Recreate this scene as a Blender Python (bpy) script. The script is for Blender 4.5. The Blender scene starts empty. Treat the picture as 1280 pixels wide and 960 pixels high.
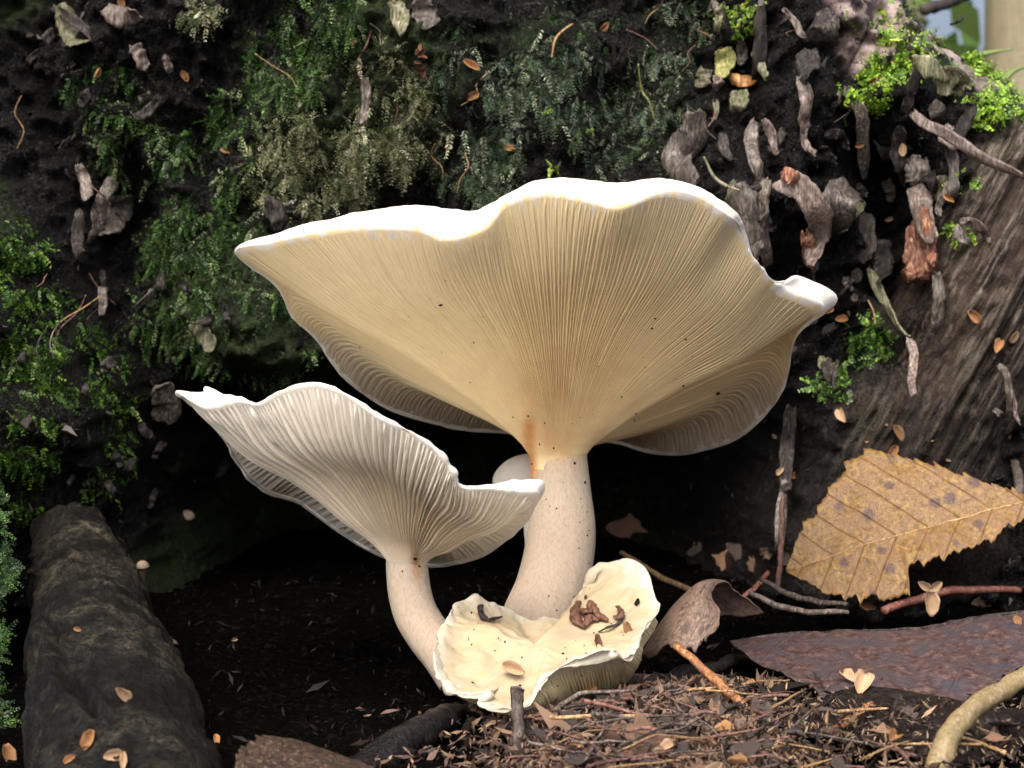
import bpy, bmesh, math, random
import numpy as np
from mathutils import Vector
random.seed(7); RNG = np.random.default_rng(7)
R = math.radians
sc = bpy.context.scene
COL = sc.collection

# ------------------------------------------------------------------ camera
CAM = np.array((0.0, -0.45, 0.10)); PITCH = R(3.0); FPX = 2400.0
cd = bpy.data.cameras.new('camera'); cam = bpy.data.objects.new('camera', cd); COL.objects.link(cam)
cam.location = CAM; cam.rotation_euler = (R(90) - PITCH, 0, 0)
cd.sensor_width = 36; cd.lens = FPX / 1280 * 36
cd.clip_start = 0.01; cd.clip_end = 2000
cd.dof.use_dof = True; cd.dof.focus_distance = 0.465; cd.dof.aperture_fstop = 40
sc.camera = cam
# ------------------------------------------------------------------ light
SUN_EL, SUN_AZ = R(52), R(200)          # azimuth measured clockwise from +Y
w = bpy.data.worlds.new('World'); sc.world = w; w.use_nodes = True
nt = w.node_tree; bg = nt.nodes['Background']
sky = nt.nodes.new('ShaderNodeTexSky'); sky.sky_type = 'NISHITA'; sky.sun_disc = False
sky.sun_elevation = SUN_EL; sky.sun_rotation = SUN_AZ; sky.dust_density = 9.0; sky.air_density = 0.7; sky.ozone_density = 0.0
nt.links.new(sky.outputs[0], bg.inputs[0]); bg.inputs[1].default_value = 0.13
sd = bpy.data.lights.new('sun', 'SUN'); sd.energy = 1.0; sd.angle = R(78); sd.color = (1.0, 0.97, 0.92)
sun = bpy.data.objects.new('sun', sd); COL.objects.link(sun)
sdir = Vector((math.sin(SUN_AZ) * math.cos(SUN_EL), math.cos(SUN_AZ) * math.cos(SUN_EL), math.sin(SUN_EL)))
sun.rotation_euler = sdir.to_track_quat('Z', 'Y').to_euler(); sun.location = (0, -1, 2)
vs = sc.view_settings; vs.view_transform = 'Standard'; vs.look = 'None'; vs.gamma = 1; vs.use_curve_mapping = False
vs.exposure = 1.35
sc.cycles.use_denoising = True; sc.cycles.max_bounces = 8; sc.cycles.diffuse_bounces = 5

# ------------------------------------------------------------------ pixel helpers
SP, CP = math.sin(PITCH), math.cos(PITCH)
def P(px, py, D):
    a = (np.asarray(px, float) - 640) / FPX * D; b = (480 - np.asarray(py, float)) / FPX * D
    D = np.asarray(D, float)
    return np.stack(np.broadcast_arrays(CAM[0] + a, CAM[1] + D * CP + b * SP, CAM[2] - D * SP + b * CP), -1)
def PL(lst): 
    l = np.array(lst, float); return P(l[:, 0], l[:, 1], l[:, 2])
def G(px, py, z=0.0):
    b = (480 - py) / FPX
    D = (CAM[2] - z) / (SP - b * CP)
    return P(px, py, D)

# ------------------------------------------------------------------ noise
def _h(ix, iy, iz, seed):
    n = (ix * 374761393 + iy * 668265263 + iz * 1440662683 + seed * 974711) & 0xffffffff
    n = ((n ^ (n >> 13)) * 1274126177) & 0xffffffff
    n = ((n ^ (n >> 16)) * 2246822519) & 0xffffffff
    return ((n ^ (n >> 15)) & 0xffff) / 65535.0
def noise(x, y, z=0, seed=0):
    x, y, z = np.broadcast_arrays(np.asarray(x, float), np.asarray(y, float), np.asarray(z, float))
    x0, y0, z0 = np.floor(x).astype(np.int64), np.floor(y).astype(np.int64), np.floor(z).astype(np.int64)
    fx, fy, fz = x - x0, y - y0, z - z0
    fx, fy, fz = [f * f * (3 - 2 * f) for f in (fx, fy, fz)]
    r = 0
    for dx in (0, 1):
        for dy in (0, 1):
            for dz in (0, 1):
                r = r + _h(x0 + dx, y0 + dy, z0 + dz, seed) * (fx if dx else 1 - fx) * (fy if dy else 1 - fy) * (fz if dz else 1 - fz)
    return r * 2 - 1
def fbm(x, y, z=0, oct=4, seed=0):
    s, a = 0, 1.0
    for i in range(oct):
        s = s + a * noise(x * 2 ** i, y * 2 ** i, z * 2 ** i, seed + i * 17); a *= 0.5
    return s
def sstep(a, b, x):
    t = np.clip((x - a) / (b - a), 0, 1); return t * t * (3 - 2 * t)
def seg_dist(u, v, pts):
    d = np.full(np.shape(u), 1e9)
    for (ax, ay), (bx, by) in zip(pts[:-1], pts[1:]):
        ex, ey = bx - ax, by - ay
        t = np.clip(((u - ax) * ex + (v - ay) * ey) / (ex * ex + ey * ey), 0, 1)
        d = np.minimum(d, np.hypot(u - ax - t * ex, v - ay - t * ey))
    return d
def poly_sd(u, v, pts):
    d = seg_dist(u, v, pts + [pts[0]])
    ins = np.zeros(np.shape(u), bool)
    for (ax, ay), (bx, by) in zip(pts, pts[1:] + [pts[0]]):
        c = ((ay > v) != (by > v)) & (u < (bx - ax) * (v - ay) / ((by - ay) if by != ay else 1e-9) + ax)
        ins ^= c
    return np.where(ins, d, -d)     # positive inside

# ------------------------------------------------------------------ scene helpers
def tag(o, label=None, cat=None, group=None, kind=None):
    if label: o['label'] = label
    if cat: o['category'] = cat
    if group: o['group'] = group
    if kind: o['kind'] = kind
    return o
def link(name, me, mat, parent=None):
    o = bpy.data.objects.new(name, me); COL.objects.link(o)
    if mat is not None:
        for m in (mat if isinstance(mat, (list, tuple)) else [mat]): me.materials.append(m)
    if parent is not None:
        o.parent = parent
        o.matrix_parent_inverse = parent.matrix_world.inverted()
    return o
def empty(name, loc):
    o = bpy.data.objects.new(name, None); COL.objects.link(o); o.location = loc
    o.empty_display_size = 0.01
    bpy.context.view_layer.update()
    return o
def mesh(name, V, F, smooth=True, col=None, uv=None):
    V = np.asarray(V, np.float32).reshape(-1, 3); F = np.asarray(F, np.int32)
    me = bpy.data.meshes.new(name)
    n, k = F.shape
    me.vertices.add(len(V)); me.vertices.foreach_set('co', V.ravel())
    me.loops.add(n * k); me.loops.foreach_set('vertex_index', F.ravel())
    me.polygons.add(n); me.polygons.foreach_set('loop_start', np.arange(0, n * k, k, dtype=np.int32))
    me.polygons.foreach_set('loop_total', np.full(n, k, np.int32))
    me.polygons.foreach_set('use_smooth', np.full(n, smooth, bool))
    if col is not None:
        c = np.asarray(col, np.float32)
        if c.shape[-1] == 3: c = np.concatenate([c, np.ones(c.shape[:-1] + (1,), np.float32)], -1)
        at = me.color_attributes.new('Col', 'FLOAT_COLOR', 'POINT'); at.data.foreach_set('color', np.ascontiguousarray(c, np.float32).ravel())
    if uv is not None:
        ul = me.uv_layers.new(name='UVMap')
        ul.data.foreach_set('uv', np.asarray(uv, np.float32)[F.ravel()].ravel())
    me.update(calc_edges=True); me.validate()
    return me
def grid_faces(m, n, wrap=False):
    i = np.arange(m - 1)[:, None]; j = np.arange(n if wrap else n - 1)[None, :]
    j2 = (j + 1) % n
    a, b, c, d = i * n + j, i * n + j2, (i + 1) * n + j2, (i + 1) * n + j
    return np.stack([a, b, c, d], -1).reshape(-1, 4)
def cat_rom(pts, n, closed=False):
    pts = np.asarray(pts, float); K = len(pts)
    if closed:
        t = np.arange(n) / n * K; i = np.floor(t).astype(int); f = (t - i)
        idx = [(i + k) % K for k in (-1, 0, 1, 2)]
    else:
        t = np.linspace(0, K - 1, n); i = np.minimum(np.floor(t).astype(int), K - 2); f = t - i
        idx = [np.clip(i + k, 0, K - 1) for k in (-1, 0, 1, 2)]
    f = f.reshape(-1, *([1] * (pts.ndim - 1)))
    p0, p1, p2, p3 = [pts[k] for k in idx]
    return 0.5 * (2 * p1 + (p2 - p0) * f + (2 * p0 - 5 * p1 + 4 * p2 - p3) * f ** 2 + (3 * p1 - p0 - 3 * p2 + p3) * f ** 3)
def nrm(v):
    return v / np.maximum(np.linalg.norm(v, axis=-1, keepdims=True), 1e-12)
def tube_arrays(pts, rad, sides=8, cap=True, flat=1.0, rough=0.0, seed=0):
    pts = np.asarray(pts, float); n = len(pts); rad = np.broadcast_to(np.asarray(rad, float), (n,))
    T = nrm(np.gradient(pts, axis=0))
    ref = np.array((0, 0, 1.0)) if abs(T[:, 2]).mean() < 0.8 else np.array((1.0, 0, 0))
    A = nrm(np.cross(T, ref)); B = np.cross(T, A)
    th = np.arange(sides) / sides * 2 * math.pi
    rr = rad[:, None] * (1 + (rough * noise(np.arange(n)[:, None] * 0.7, th[None] * 1.3, seed, seed) if rough else 0))
    V = pts[:, None] + A[:, None] * (np.cos(th)[None] * rr)[..., None] + B[:, None] * (np.sin(th)[None] * rr * flat)[..., None]
    F = grid_faces(n, sides, True); V = V.reshape(-1, 3)
    if cap:
        V = np.vstack([V, pts[0] - T[0] * rad[0] * .3, pts[-1] + T[-1] * rad[-1] * .3])
        a = np.arange(sides); b = (a + 1) % sides; c0 = n * sides
        q0 = np.stack([np.full(sides, c0), b, a, a], -1); e = (n - 1) * sides
        q1 = np.stack([np.full(sides, c0 + 1), e + a, e + b, e + b], -1)
        return V, F, np.vstack([q0, q1])[:, :3]
    return V, F, None
def mesh_mixed(name, V, quads, tris, smooth=True, col=None):
    me = bpy.data.meshes.new(name)
    faces = [tuple(int(x) for x in q) for q in quads] + ([tuple(int(x) for x in t) for t in tris] if tris is not None else [])
    me.from_pydata([tuple(v) for v in V], [], faces)
    if col is not None:
        at = me.color_attributes.new('Col', 'FLOAT_COLOR', 'POINT')
        c = np.asarray(col, np.float32); c = np.concatenate([c, np.ones((len(c), 1), np.float32)], -1)
        at.data.foreach_set('color', c.ravel())
    me.polygons.foreach_set('use_smooth', [smooth] * len(me.polygons)); me.update()
    return me
def tube(name, pts, rad, mat, parent=None, sides=8, n=None, **k):
    if n: 
        rad = np.interp(np.linspace(0, 1, n), np.linspace(0, 1, len(np.atleast_1d(rad))), np.atleast_1d(rad)) if np.ndim(rad) else rad
        pts = cat_rom(pts, n)
    V, q, t = tube_arrays(pts, rad, sides, **k)
    return link(name, mesh_mixed(name, V, q, t), mat, parent)

# ------------------------------------------------------------------ materials
MATS = {}
class NB:
    def __init__(s, name):
        s.m = bpy.data.materials.new(name); s.m.use_nodes = True; s.t = s.m.node_tree; s.b = s.t.nodes['Principled BSDF']
        MATS[name] = s.m
    def n(s, typ, **kw):
        nd = s.t.nodes.new('ShaderNode' + typ)
        for k, v in kw.items():
            if k.startswith('i_'): nd.inputs[k[2:].replace('_', ' ')].default_value = v
            else: setattr(nd, k, v)
        return nd
    def l(s, a, b): s.t.links.new(a, b)
    def coord(s, kind='Object', scale=(1, 1, 1), rot=(0, 0, 0)):
        c = s.n('TexCoord'); mp = s.n('Mapping'); s.l(c.outputs[kind], mp.inputs[0])
        mp.inputs['Scale'].default_value = scale; mp.inputs['Rotation'].default_value = rot
        return mp.outputs[0]
    def noise(s, vec, scale, detail=5, rough=.6, dist=0):
        t = s.n('TexNoise'); s.l(vec, t.inputs['Vector']); t.inputs['Scale'].default_value = scale
        t.inputs['Detail'].default_value = detail; t.inputs['Roughness'].default_value = rough; t.inputs['Distortion'].default_value = dist
        return t.outputs['Fac']
    def ramp(s, fac, stops, interp='LINEAR'):
        r = s.n('ValToRGB'); r.color_ramp.interpolation = interp
        e = r.color_ramp.elements
        while len(e) < len(stops): e.new(0.5)
        for el, (p, c) in zip(e, stops):
            el.position = p; el.color = (c, c, c, 1) if np.isscalar(c) else (*c, 1)
        s.l(fac, r.inputs[0]); return r.outputs[0]
    def mix(s, fac, a, b, typ='MIX'):
        m = s.n('Mix', data_type='RGBA', blend_type=typ)
        for sock, v in ((m.inputs[0], fac), (m.inputs[6], a), (m.inputs[7], b)):
            if hasattr(v, 'is_output'): s.l(v, sock)
            else: sock.default_value = v if np.isscalar(v) else (*v, 1)[:4]
        return m.outputs[2]
    def math(s, op, a, b=0.0, c=0.0):
        m = s.n('Math', operation=op)
        for sock, v in zip(m.inputs, (a, b, c)):
            if hasattr(v, 'is_output'): s.l(v, sock)
            else: sock.default_value = v
        return m.outputs[0]
    def bump(s, h, strength=.5, dist=.001):
        b = s.n('Bump'); s.l(h, b.inputs['Height']); b.inputs['Strength'].default_value = strength; b.inputs['Distance'].default_value = dist
        s.l(b.outputs[0], s.b.inputs['Normal'])
    def attr(s, name='Col'):
        return s.n('Attribute', attribute_name=name).outputs['Color']
    def sep(s, c):
        x = s.n('SeparateColor'); s.l(c, x.inputs[0]); return x.outputs
    def set(s, **k):
        for a, v in k.items():
            sock = s.b.inputs[a.replace('_', ' ')]
            if hasattr(v, 'is_output'): s.l(v, sock)
            else: sock.default_value = v

def mushroom_mat(name, sss=0.0, scale=.0030, bump=.25, rough=.55):
    b = NB(name); v = b.coord()
    c = b.attr(); n1 = b.noise(v, 260, 4); n2 = b.noise(v, 1600, 3)
    col = b.mix(1.0, c, b.ramp(n1, [(.3, .93), (.7, 1.0)]), 'MULTIPLY')
    b.set(Base_Color=col, Roughness=rough, Subsurface_Weight=sss, Subsurface_Scale=scale)
    b.b.inputs['Subsurface Radius'].default_value = (1.0, .72, .45); b.b.inputs['Specular IOR Level'].default_value = .25
    b.bump(n2, bump, .0003)
    return b.m
MUSH = mushroom_mat('mushroom flesh'); GILL = mushroom_mat('mushroom gills', 0.0, .003, .1)
def thin_flesh(mat, f):          # pale flesh lets daylight through
    t = mat.node_tree; tr = t.nodes.new('ShaderNodeBsdfTranslucent'); mx = t.nodes.new('ShaderNodeMixShader'); mx.inputs[0].default_value = f
    pb = t.nodes['Principled BSDF']; t.links.new(pb.inputs['Base Color'].links[0].from_socket, tr.inputs[0])
    t.links.new(pb.outputs[0], mx.inputs[1]); t.links.new(tr.outputs[0], mx.inputs[2]); t.links.new(mx.outputs[0], t.nodes['Material Output'].inputs[0])
thin_flesh(GILL, .08); thin_flesh(MUSH, .25)
b = NB('mushroom stem'); v = b.coord(scale=(1, 1, .35)); c = b.attr()
n1 = b.noise(v, 1700, 5, .75); n2 = b.noise(v, 3600, 2)
b.set(Base_Color=b.mix(1.0, c, b.ramp(n1, [(.36, (.84, .78, .71)), (.56, (1, 1, 1))]), 'MULTIPLY'), Roughness=.6, Subsurface_Weight=.4, Subsurface_Scale=.003)
b.b.inputs['Subsurface Radius'].default_value = (1.0, .62, .35); b.b.inputs['Specular IOR Level'].default_value = .2
b.bump(b.math('ADD', n1, n2), .5, .0004); STEM = b.m

# stump: Col.r bare wood, Col.g lilac bark, Col.b green algae tint
b = NB('rotten stump'); v = b.coord(); vg = b.coord(rot=(0, R(28), 0), scale=(1, 3.3, 16)); vg.node.vector_type = 'TEXTURE'
s_ = b.sep(b.attr())
n1 = b.noise(v, 45, 8, .7); n2 = b.noise(v, 420, 6, .7); g1 = b.noise(vg, 900, 6, .7, .3); g2 = b.noise(vg, 130, 5, .6, .6)
n3 = b.noise(v, 1700, 4, .7)
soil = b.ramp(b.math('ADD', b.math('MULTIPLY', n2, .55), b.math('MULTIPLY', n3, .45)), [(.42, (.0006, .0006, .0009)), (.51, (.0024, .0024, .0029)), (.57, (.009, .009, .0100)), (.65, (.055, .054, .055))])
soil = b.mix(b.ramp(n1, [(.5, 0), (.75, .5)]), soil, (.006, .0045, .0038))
wood = b.ramp(g1, [(.36, (.010, .008, .0075)), (.47, (.045, .036, .031)), (.56, (.125, .106, .09)), (.68, (.31, .275, .235))])
wood = b.mix(b.ramp(g2, [(.45, 0), (.6, .6)]), wood, (.07, .048, .038))
wood = b.mix(b.ramp(n1, [(.5, 0), (.75, .35)]), wood, (.12, .15, .08))
lil = b.ramp(g2, [(.38, (.03, .024, .026)), (.45, (.20, .155, .15)), (.60, (.40, .33, .32))])
colr = b.mix(b.math('MULTIPLY', s_[0], b.ramp(n1, [(.3, .6), (.5, 1)])), soil, wood)
colr = b.mix(s_[1], colr, lil)
colr = b.mix(b.math('MULTIPLY', s_[2], b.ramp(n2, [(.35, 0), (.6, 1)])), colr, (.025, .045, .012))
b.set(Base_Color=colr, Roughness=b.ramp(n3, [(.4, .25), (.6, .6)]), Specular_IOR_Level=b.ramp(n3, [(.45, .06), (.68, .5)]))
b.bump(b.math('ADD', b.math('ADD', b.math('MULTIPLY', n2, .7), b.math('MULTIPLY', n3, .35)), b.math('MULTIPLY', g1, .8)), 1.0, .0022); STUMP = b.m

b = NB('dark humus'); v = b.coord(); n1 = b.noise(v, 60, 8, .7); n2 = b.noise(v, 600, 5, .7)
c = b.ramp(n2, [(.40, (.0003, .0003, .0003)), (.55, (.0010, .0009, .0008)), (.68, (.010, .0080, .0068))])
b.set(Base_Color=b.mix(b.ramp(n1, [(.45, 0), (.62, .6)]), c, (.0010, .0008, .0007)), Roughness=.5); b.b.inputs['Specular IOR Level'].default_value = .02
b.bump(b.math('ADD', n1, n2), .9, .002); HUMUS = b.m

def bark_mat(name, cols, rough=.55, spec=.2, scale=(1, 1, .2), bump=.6):
    b = NB(name); v = b.coord(scale=scale); n1 = b.noise(v, 1300, 6, .7); n2 = b.noise(b.coord(), 260, 6, .65)
    c = b.ramp(n1, [(.38, cols[0]), (.5, cols[1]), (.64, cols[2])])
    c = b.mix(b.ramp(n2, [(.42, 0), (.66, .75)]), c, cols[3])
    rnd = b.n('ObjectInfo').outputs['Random']
    c = b.mix(1.0, c, b.ramp(rnd, [(0, .5), (1, 1.3)]), 'MULTIPLY')
    b.set(Base_Color=c, Roughness=rough); b.b.inputs['Specular IOR Level'].default_value = spec
    b.bump(n1, bump, .0008); return b.m
BK_GREY = bark_mat('grey bark', [(.015, .0125, .011), (.095, .080, .071), (.27, .245, .225), (.033, .028, .023)], .38, .4)
BK_PINK = bark_mat('pinkish bark', [(.03, .022, .019), (.135, .105, .093), (.33, .28, .255), (.06, .044, .038)], .38, .4)
BK_DARK = bark_mat('dark bark', [(.004, .0035, .0035), (.022, .019, .018), (.085, .075, .07), (.010, .009, .009)])
BK_RED = bark_mat('red rotten wood', [(.03, .011, .008), (.17, .065, .045), (.42, .29, .18), (.12, .05, .038)])
BK_GREEN = bark_mat('green bark', [(.06, .06, .02), (.20, .20, .075), (.35, .33, .17), (.12, .15, .04)])
BK_LICH = bark_mat('mossy pale bark', [(.03, .032, .018), (.15, .14, .10), (.29, .28, .20), (.05, .075, .02)])
b = NB('root bark'); v = b.coord(scale=(1, 1, .7)); n1 = b.noise(v, 55, 6, .65, .5); n2 = b.noise(v, 420, 6, .7); n3 = b.noise(b.coord(scale=(1, 1, 2.2)), 1500, 4, .7)
c = b.ramp(n1, [(.36, (.004, .004, .0045)), (.47, (.016, .0145, .012)), (.58, (.050, .046, .034)), (.70, (.105, .098, .072))])
c = b.mix(b.ramp(n2, [(.40, .85), (.58, 0)]), c, (.006, .005, .005))
c = b.mix(1.0, c, b.ramp(n3, [(.38, .12), (.58, .95)]), 'MULTIPLY')
b.set(Base_Color=c, Roughness=.5); b.b.inputs['Specular IOR Level'].default_value = .12
b.bump(b.math('ADD', n2, b.math('MULTIPLY', n3, .5)), 1.0, .0016); ROOT = b.m
BLACKROOT = bark_mat('wet black root', [(.004, .004, .005), (.012, .011, .012), (.035, .033, .035), (.008, .008, .009)], .2, .08)
TWIG_RED = bark_mat('reddish twig', [(.04, .02, .018), (.13, .065, .055), (.24, .14, .12), (.09, .055, .05)])
TWIG_GREY = bark_mat('grey twig', [(.02, .017, .016), (.08, .066, .06), (.2, .17, .15), (.05, .038, .032)])
TWIG_TAN = bark_mat('tan stalk', [(.10, .06, .03), (.28, .18, .09), (.45, .33, .18), (.20, .12, .06)])
NEEDLE = bark_mat('orange needle', [(.07, .027, .010), (.24, .10, .035), (.42, .23, .10), (.12, .045, .018)], .35, .5)
NEEDLE_R = bark_mat('red stalk', [(.05, .018, .013), (.16, .055, .040), (.30, .14, .10), (.08, .03, .022)], .4, .45)
SCALE = bark_mat('bud scale', [(.14, .06, .02), (.38, .19, .075), (.58, .38, .19), (.28, .13, .05)], .4, .45)
SCALE_P = bark_mat('pale scale', [(.22, .14, .08), (.42, .29, .18), (.62, .5, .34), (.32, .2, .12)], .45, .4)
SCALE_B = bark_mat('brown scale', [(.03, .014, .008), (.11, .05, .03), (.22, .11, .07), (.07, .03, .02)], .45, .4)
FRAG = bark_mat('leaf fragment', [(.07, .035, .02), (.22, .13, .085), (.36, .25, .17), (.14, .075, .05)], .5, .4, (1, 1, 1))
FRAGD = bark_mat('dark leaf fragment', [(.015, .012, .011), (.06, .045, .04), (.13, .10, .09), (.035, .026, .023)], .4, .45, (1, 1, 1))
TREEBARK = bark_mat('far tree bark', [(.12, .10, .06), (.24, .21, .14), (.34, .31, .22), (.20, .20, .11)], .8, .2, (.01, .01, .002))
def vcol_mat(name, rough=.5, spec=.4, trans=0.0, sss=0):
    b = NB(name); b.set(Base_Color=b.attr(), Roughness=rough); b.b.inputs['Specular IOR Level'].default_value = spec
    if trans:
        t = b.n('BsdfTranslucent'); b.l(b.attr(), t.inputs[0]); m = b.n('MixShader'); m.inputs[0].default_value = trans
        b.l(b.b.outputs[0], m.inputs[1]); b.l(t.outputs[0], m.inputs[2])
        b.l(m.outputs[0], b.t.nodes['Material Output'].inputs[0])
    return b.m
MOSS = vcol_mat('moss leaves', .45, .45, .3); CRUMB = vcol_mat('litter crumbs', .55, .12); LEAFG = vcol_mat('green leaves', .5, .3, .35)
SPECK = bark_mat('black specks', [(.006, .004, .003), (.012, .008, .006), (.03, .02, .015), (.01, .007, .005)])

# ================================================================== GROUND
def ground_z(x, y):
    near = np.exp(-(np.hypot(x, y) / 1.2) ** 2)
    z = near * (.0022 * fbm(x * 45, y * 45, 0, 4, 3) + .0012 * fbm(x * 160, y * 160, 0, 3, 9))
    z = z + (1 - near) * .04 * fbm(x * .8, y * .8, 0, 3, 5)
    return z - .001
def axis_vals(c, fine, half, far):
    a = np.arange(-half, half + 1e-9, fine)
    e = half * np.geomspace(1.06, far / half, 46)
    return c + np.concatenate([-e[::-1], a, e])
gx = axis_vals(0.02, .0018, .22, 400); gy = axis_vals(0.05, .0018, .20, 400)
GX, GY = np.meshgrid(gx, gy)
V = np.stack([GX, GY, ground_z(GX, GY)], -1)
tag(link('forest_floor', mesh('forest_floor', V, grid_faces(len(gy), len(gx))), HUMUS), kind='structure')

# ================================================================== STUMP WALL
SW = .62 / FPX; ZW = CAM[2] - .62 * math.tan(PITCH)
CAVITY = [(175, 520), (250, 470), (400, 455), (640, 450), (960, 440), (1000, 540), (985, 640), (965, 760), (900, 830), (250, 990), (190, 800), (165, 650)]
def wall_dep(u, v):
    d = .60 + 0 * u
    d = d - .050 * np.exp(-((u - 20) / 130) ** 2 - ((v - 470) / 210) ** 2)
    d = d - .012 * np.exp(-((u - 480) / 240) ** 2 - ((v - 90) / 140) ** 2)
    d = d - .016 * np.exp(-((u - 1000) / 200) ** 2 - ((v - 150) / 200) ** 2)
    sd = poly_sd(u, v, CAVITY) + 14 * fbm(u / 60, v / 60, 0, 3, 4)
    d = d + .17 * sstep(-25, 130, sd)
    dr = seg_dist(u, v, [(1420, -60), (1230, 300), (1090, 560), (1030, 740)])
    d = d - .022 * np.exp(-(dr / 130) ** 2)
    dg = seg_dist(u, v, [(40, -40), (120, 230), (190, 420), (215, 520)])
    d = d + .032 * np.exp(-(dg / 55) ** 2)
    d = d + .03 * np.exp(-(seg_dist(u, v, [(1060, 200), (1110, 330), (1120, 440)]) / 35) ** 2)
    rough = 1 - .75 * bare(u, v)
    d = d + rough * (.014 * fbm(u / 130, v / 130, 0, 2, 11) + .006 * fbm(u / 45, v / 45, 0, 3, 21) + .0038 * fbm(u / 15, v / 15, 0, 3, 31))
    # wood grain on the bare root flare
    ca, sa = math.cos(R(62)), math.sin(R(62))
    al, ac = u * ca - v * sa, u * sa + v * ca
    d = d + bare(u, v) * (.0035 * np.abs(fbm(ac / 16, al / 260, 0, 3, 41)) + .0012 * fbm(ac / 11, al / 160, 0, 1, 43))
    # rounded shoulder towards the upper right
    sl = sil(u, v)
    d = d + np.where(sl > -90, .045 * ((np.minimum(sl, 0) + 90) / 90) ** 2, 0)
    return d
def sil(u, v):
    base = ((u - 1150) * 112 - v * 120) / 164
    return base + 6 * fbm(u / 60, v / 60, 0, 3, 51)
def bare(u, v):
    a = seg_dist(u, v, [(1380, 100), (1270, 260), (1150, 520), (1080, 660)])
    return sstep(120, 70, a + 22 * fbm(u / 50, v / 50, 0, 2, 61))
def wall_pt(u, v):
    d = wall_dep(u, v); sl = np.maximum(sil(u, v), 0)
    uu, vv = u - sl * 112 / 164, v + sl * 120 / 164
    d = d + sl * SW * 2.2
    return np.stack([(uu - 640) * SW, CAM[1] + d, ZW + (480 - vv) * SW], -1)
us = np.arange(-260, 1700, 3.2); vs_ = np.arange(-380, 800, 3.2)
U, VV = np.meshgrid(us, vs_)
WP = wall_pt(U, VV)
lil = sstep(70, 40, seg_dist(U, VV, [(1060, -20), (1075, 60)]) + 14 * fbm(U / 40, VV / 40, 0, 2, 71)) + sstep(28, 12, seg_dist(U, VV, [(1170, 40), (1215, 110)]) + 8 * fbm(U / 20, VV / 20, 0, 2, 72))
alg = sstep(-.1, .5, fbm(U / 120, VV / 120, 0, 3, 81)) * sstep(950, 500, U)
wcol = np.stack([bare(U, VV) * sstep(600, 330, VV) * 1.0 + bare(U, VV) * .25 * sstep(300, 640, VV), np.clip(lil, 0, 1), alg * .8], -1)
m_, n_ = U.shape
# close the block: back row on top, sides
top = WP[:1].copy(); top[..., 1] = np.maximum(top[..., 1] + .05, .55)
topb = top.copy(); topb[..., 2] = -.03
full = np.concatenate([topb, top, WP], 0)
left = full[:, :1].copy(); left[..., 1] = .55
full = np.concatenate([left, full], 1)
cc = np.zeros(full.shape[:2] + (3,)); cc[2:, 1:] = wcol
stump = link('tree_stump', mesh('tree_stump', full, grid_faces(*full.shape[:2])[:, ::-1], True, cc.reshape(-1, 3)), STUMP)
tag(stump, 'big dark rotten mossy tree stump with a hollow behind the mushrooms', 'stump')
bpy.context.view_layer.update()

def wall_n(u, v):
    e = 6.0
    a = wall_pt(u + e, v) - wall_pt(u - e, v); b_ = wall_pt(u, v + e) - wall_pt(u, v - e)
    return nrm(np.cross(a, b_)) * 1.0
def onwall(px, py, off=0.0):
    """point on the stump seen at a pixel, lifted towards the viewer"""
    px = np.asarray(px, float); py = np.asarray(py, float); D = np.full(np.shape(px), .60)
    for _ in range(6):
        u = 640 + (px - 640) * D / .62; v = 480 + (py - 480) * D / .62
        D = .5 * D + .5 * wall_dep(u, v)
    return P(px, py, D - off), D
def wall_uv(px, py):
    D = np.full(np.shape(px), .60)
    for _ in range(6):
        u = 640 + (px - 640) * D / .62; v = 480 + (py - 480) * D / .62
        D = .5 * D + .5 * wall_dep(u, v)
    return u, v

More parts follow.
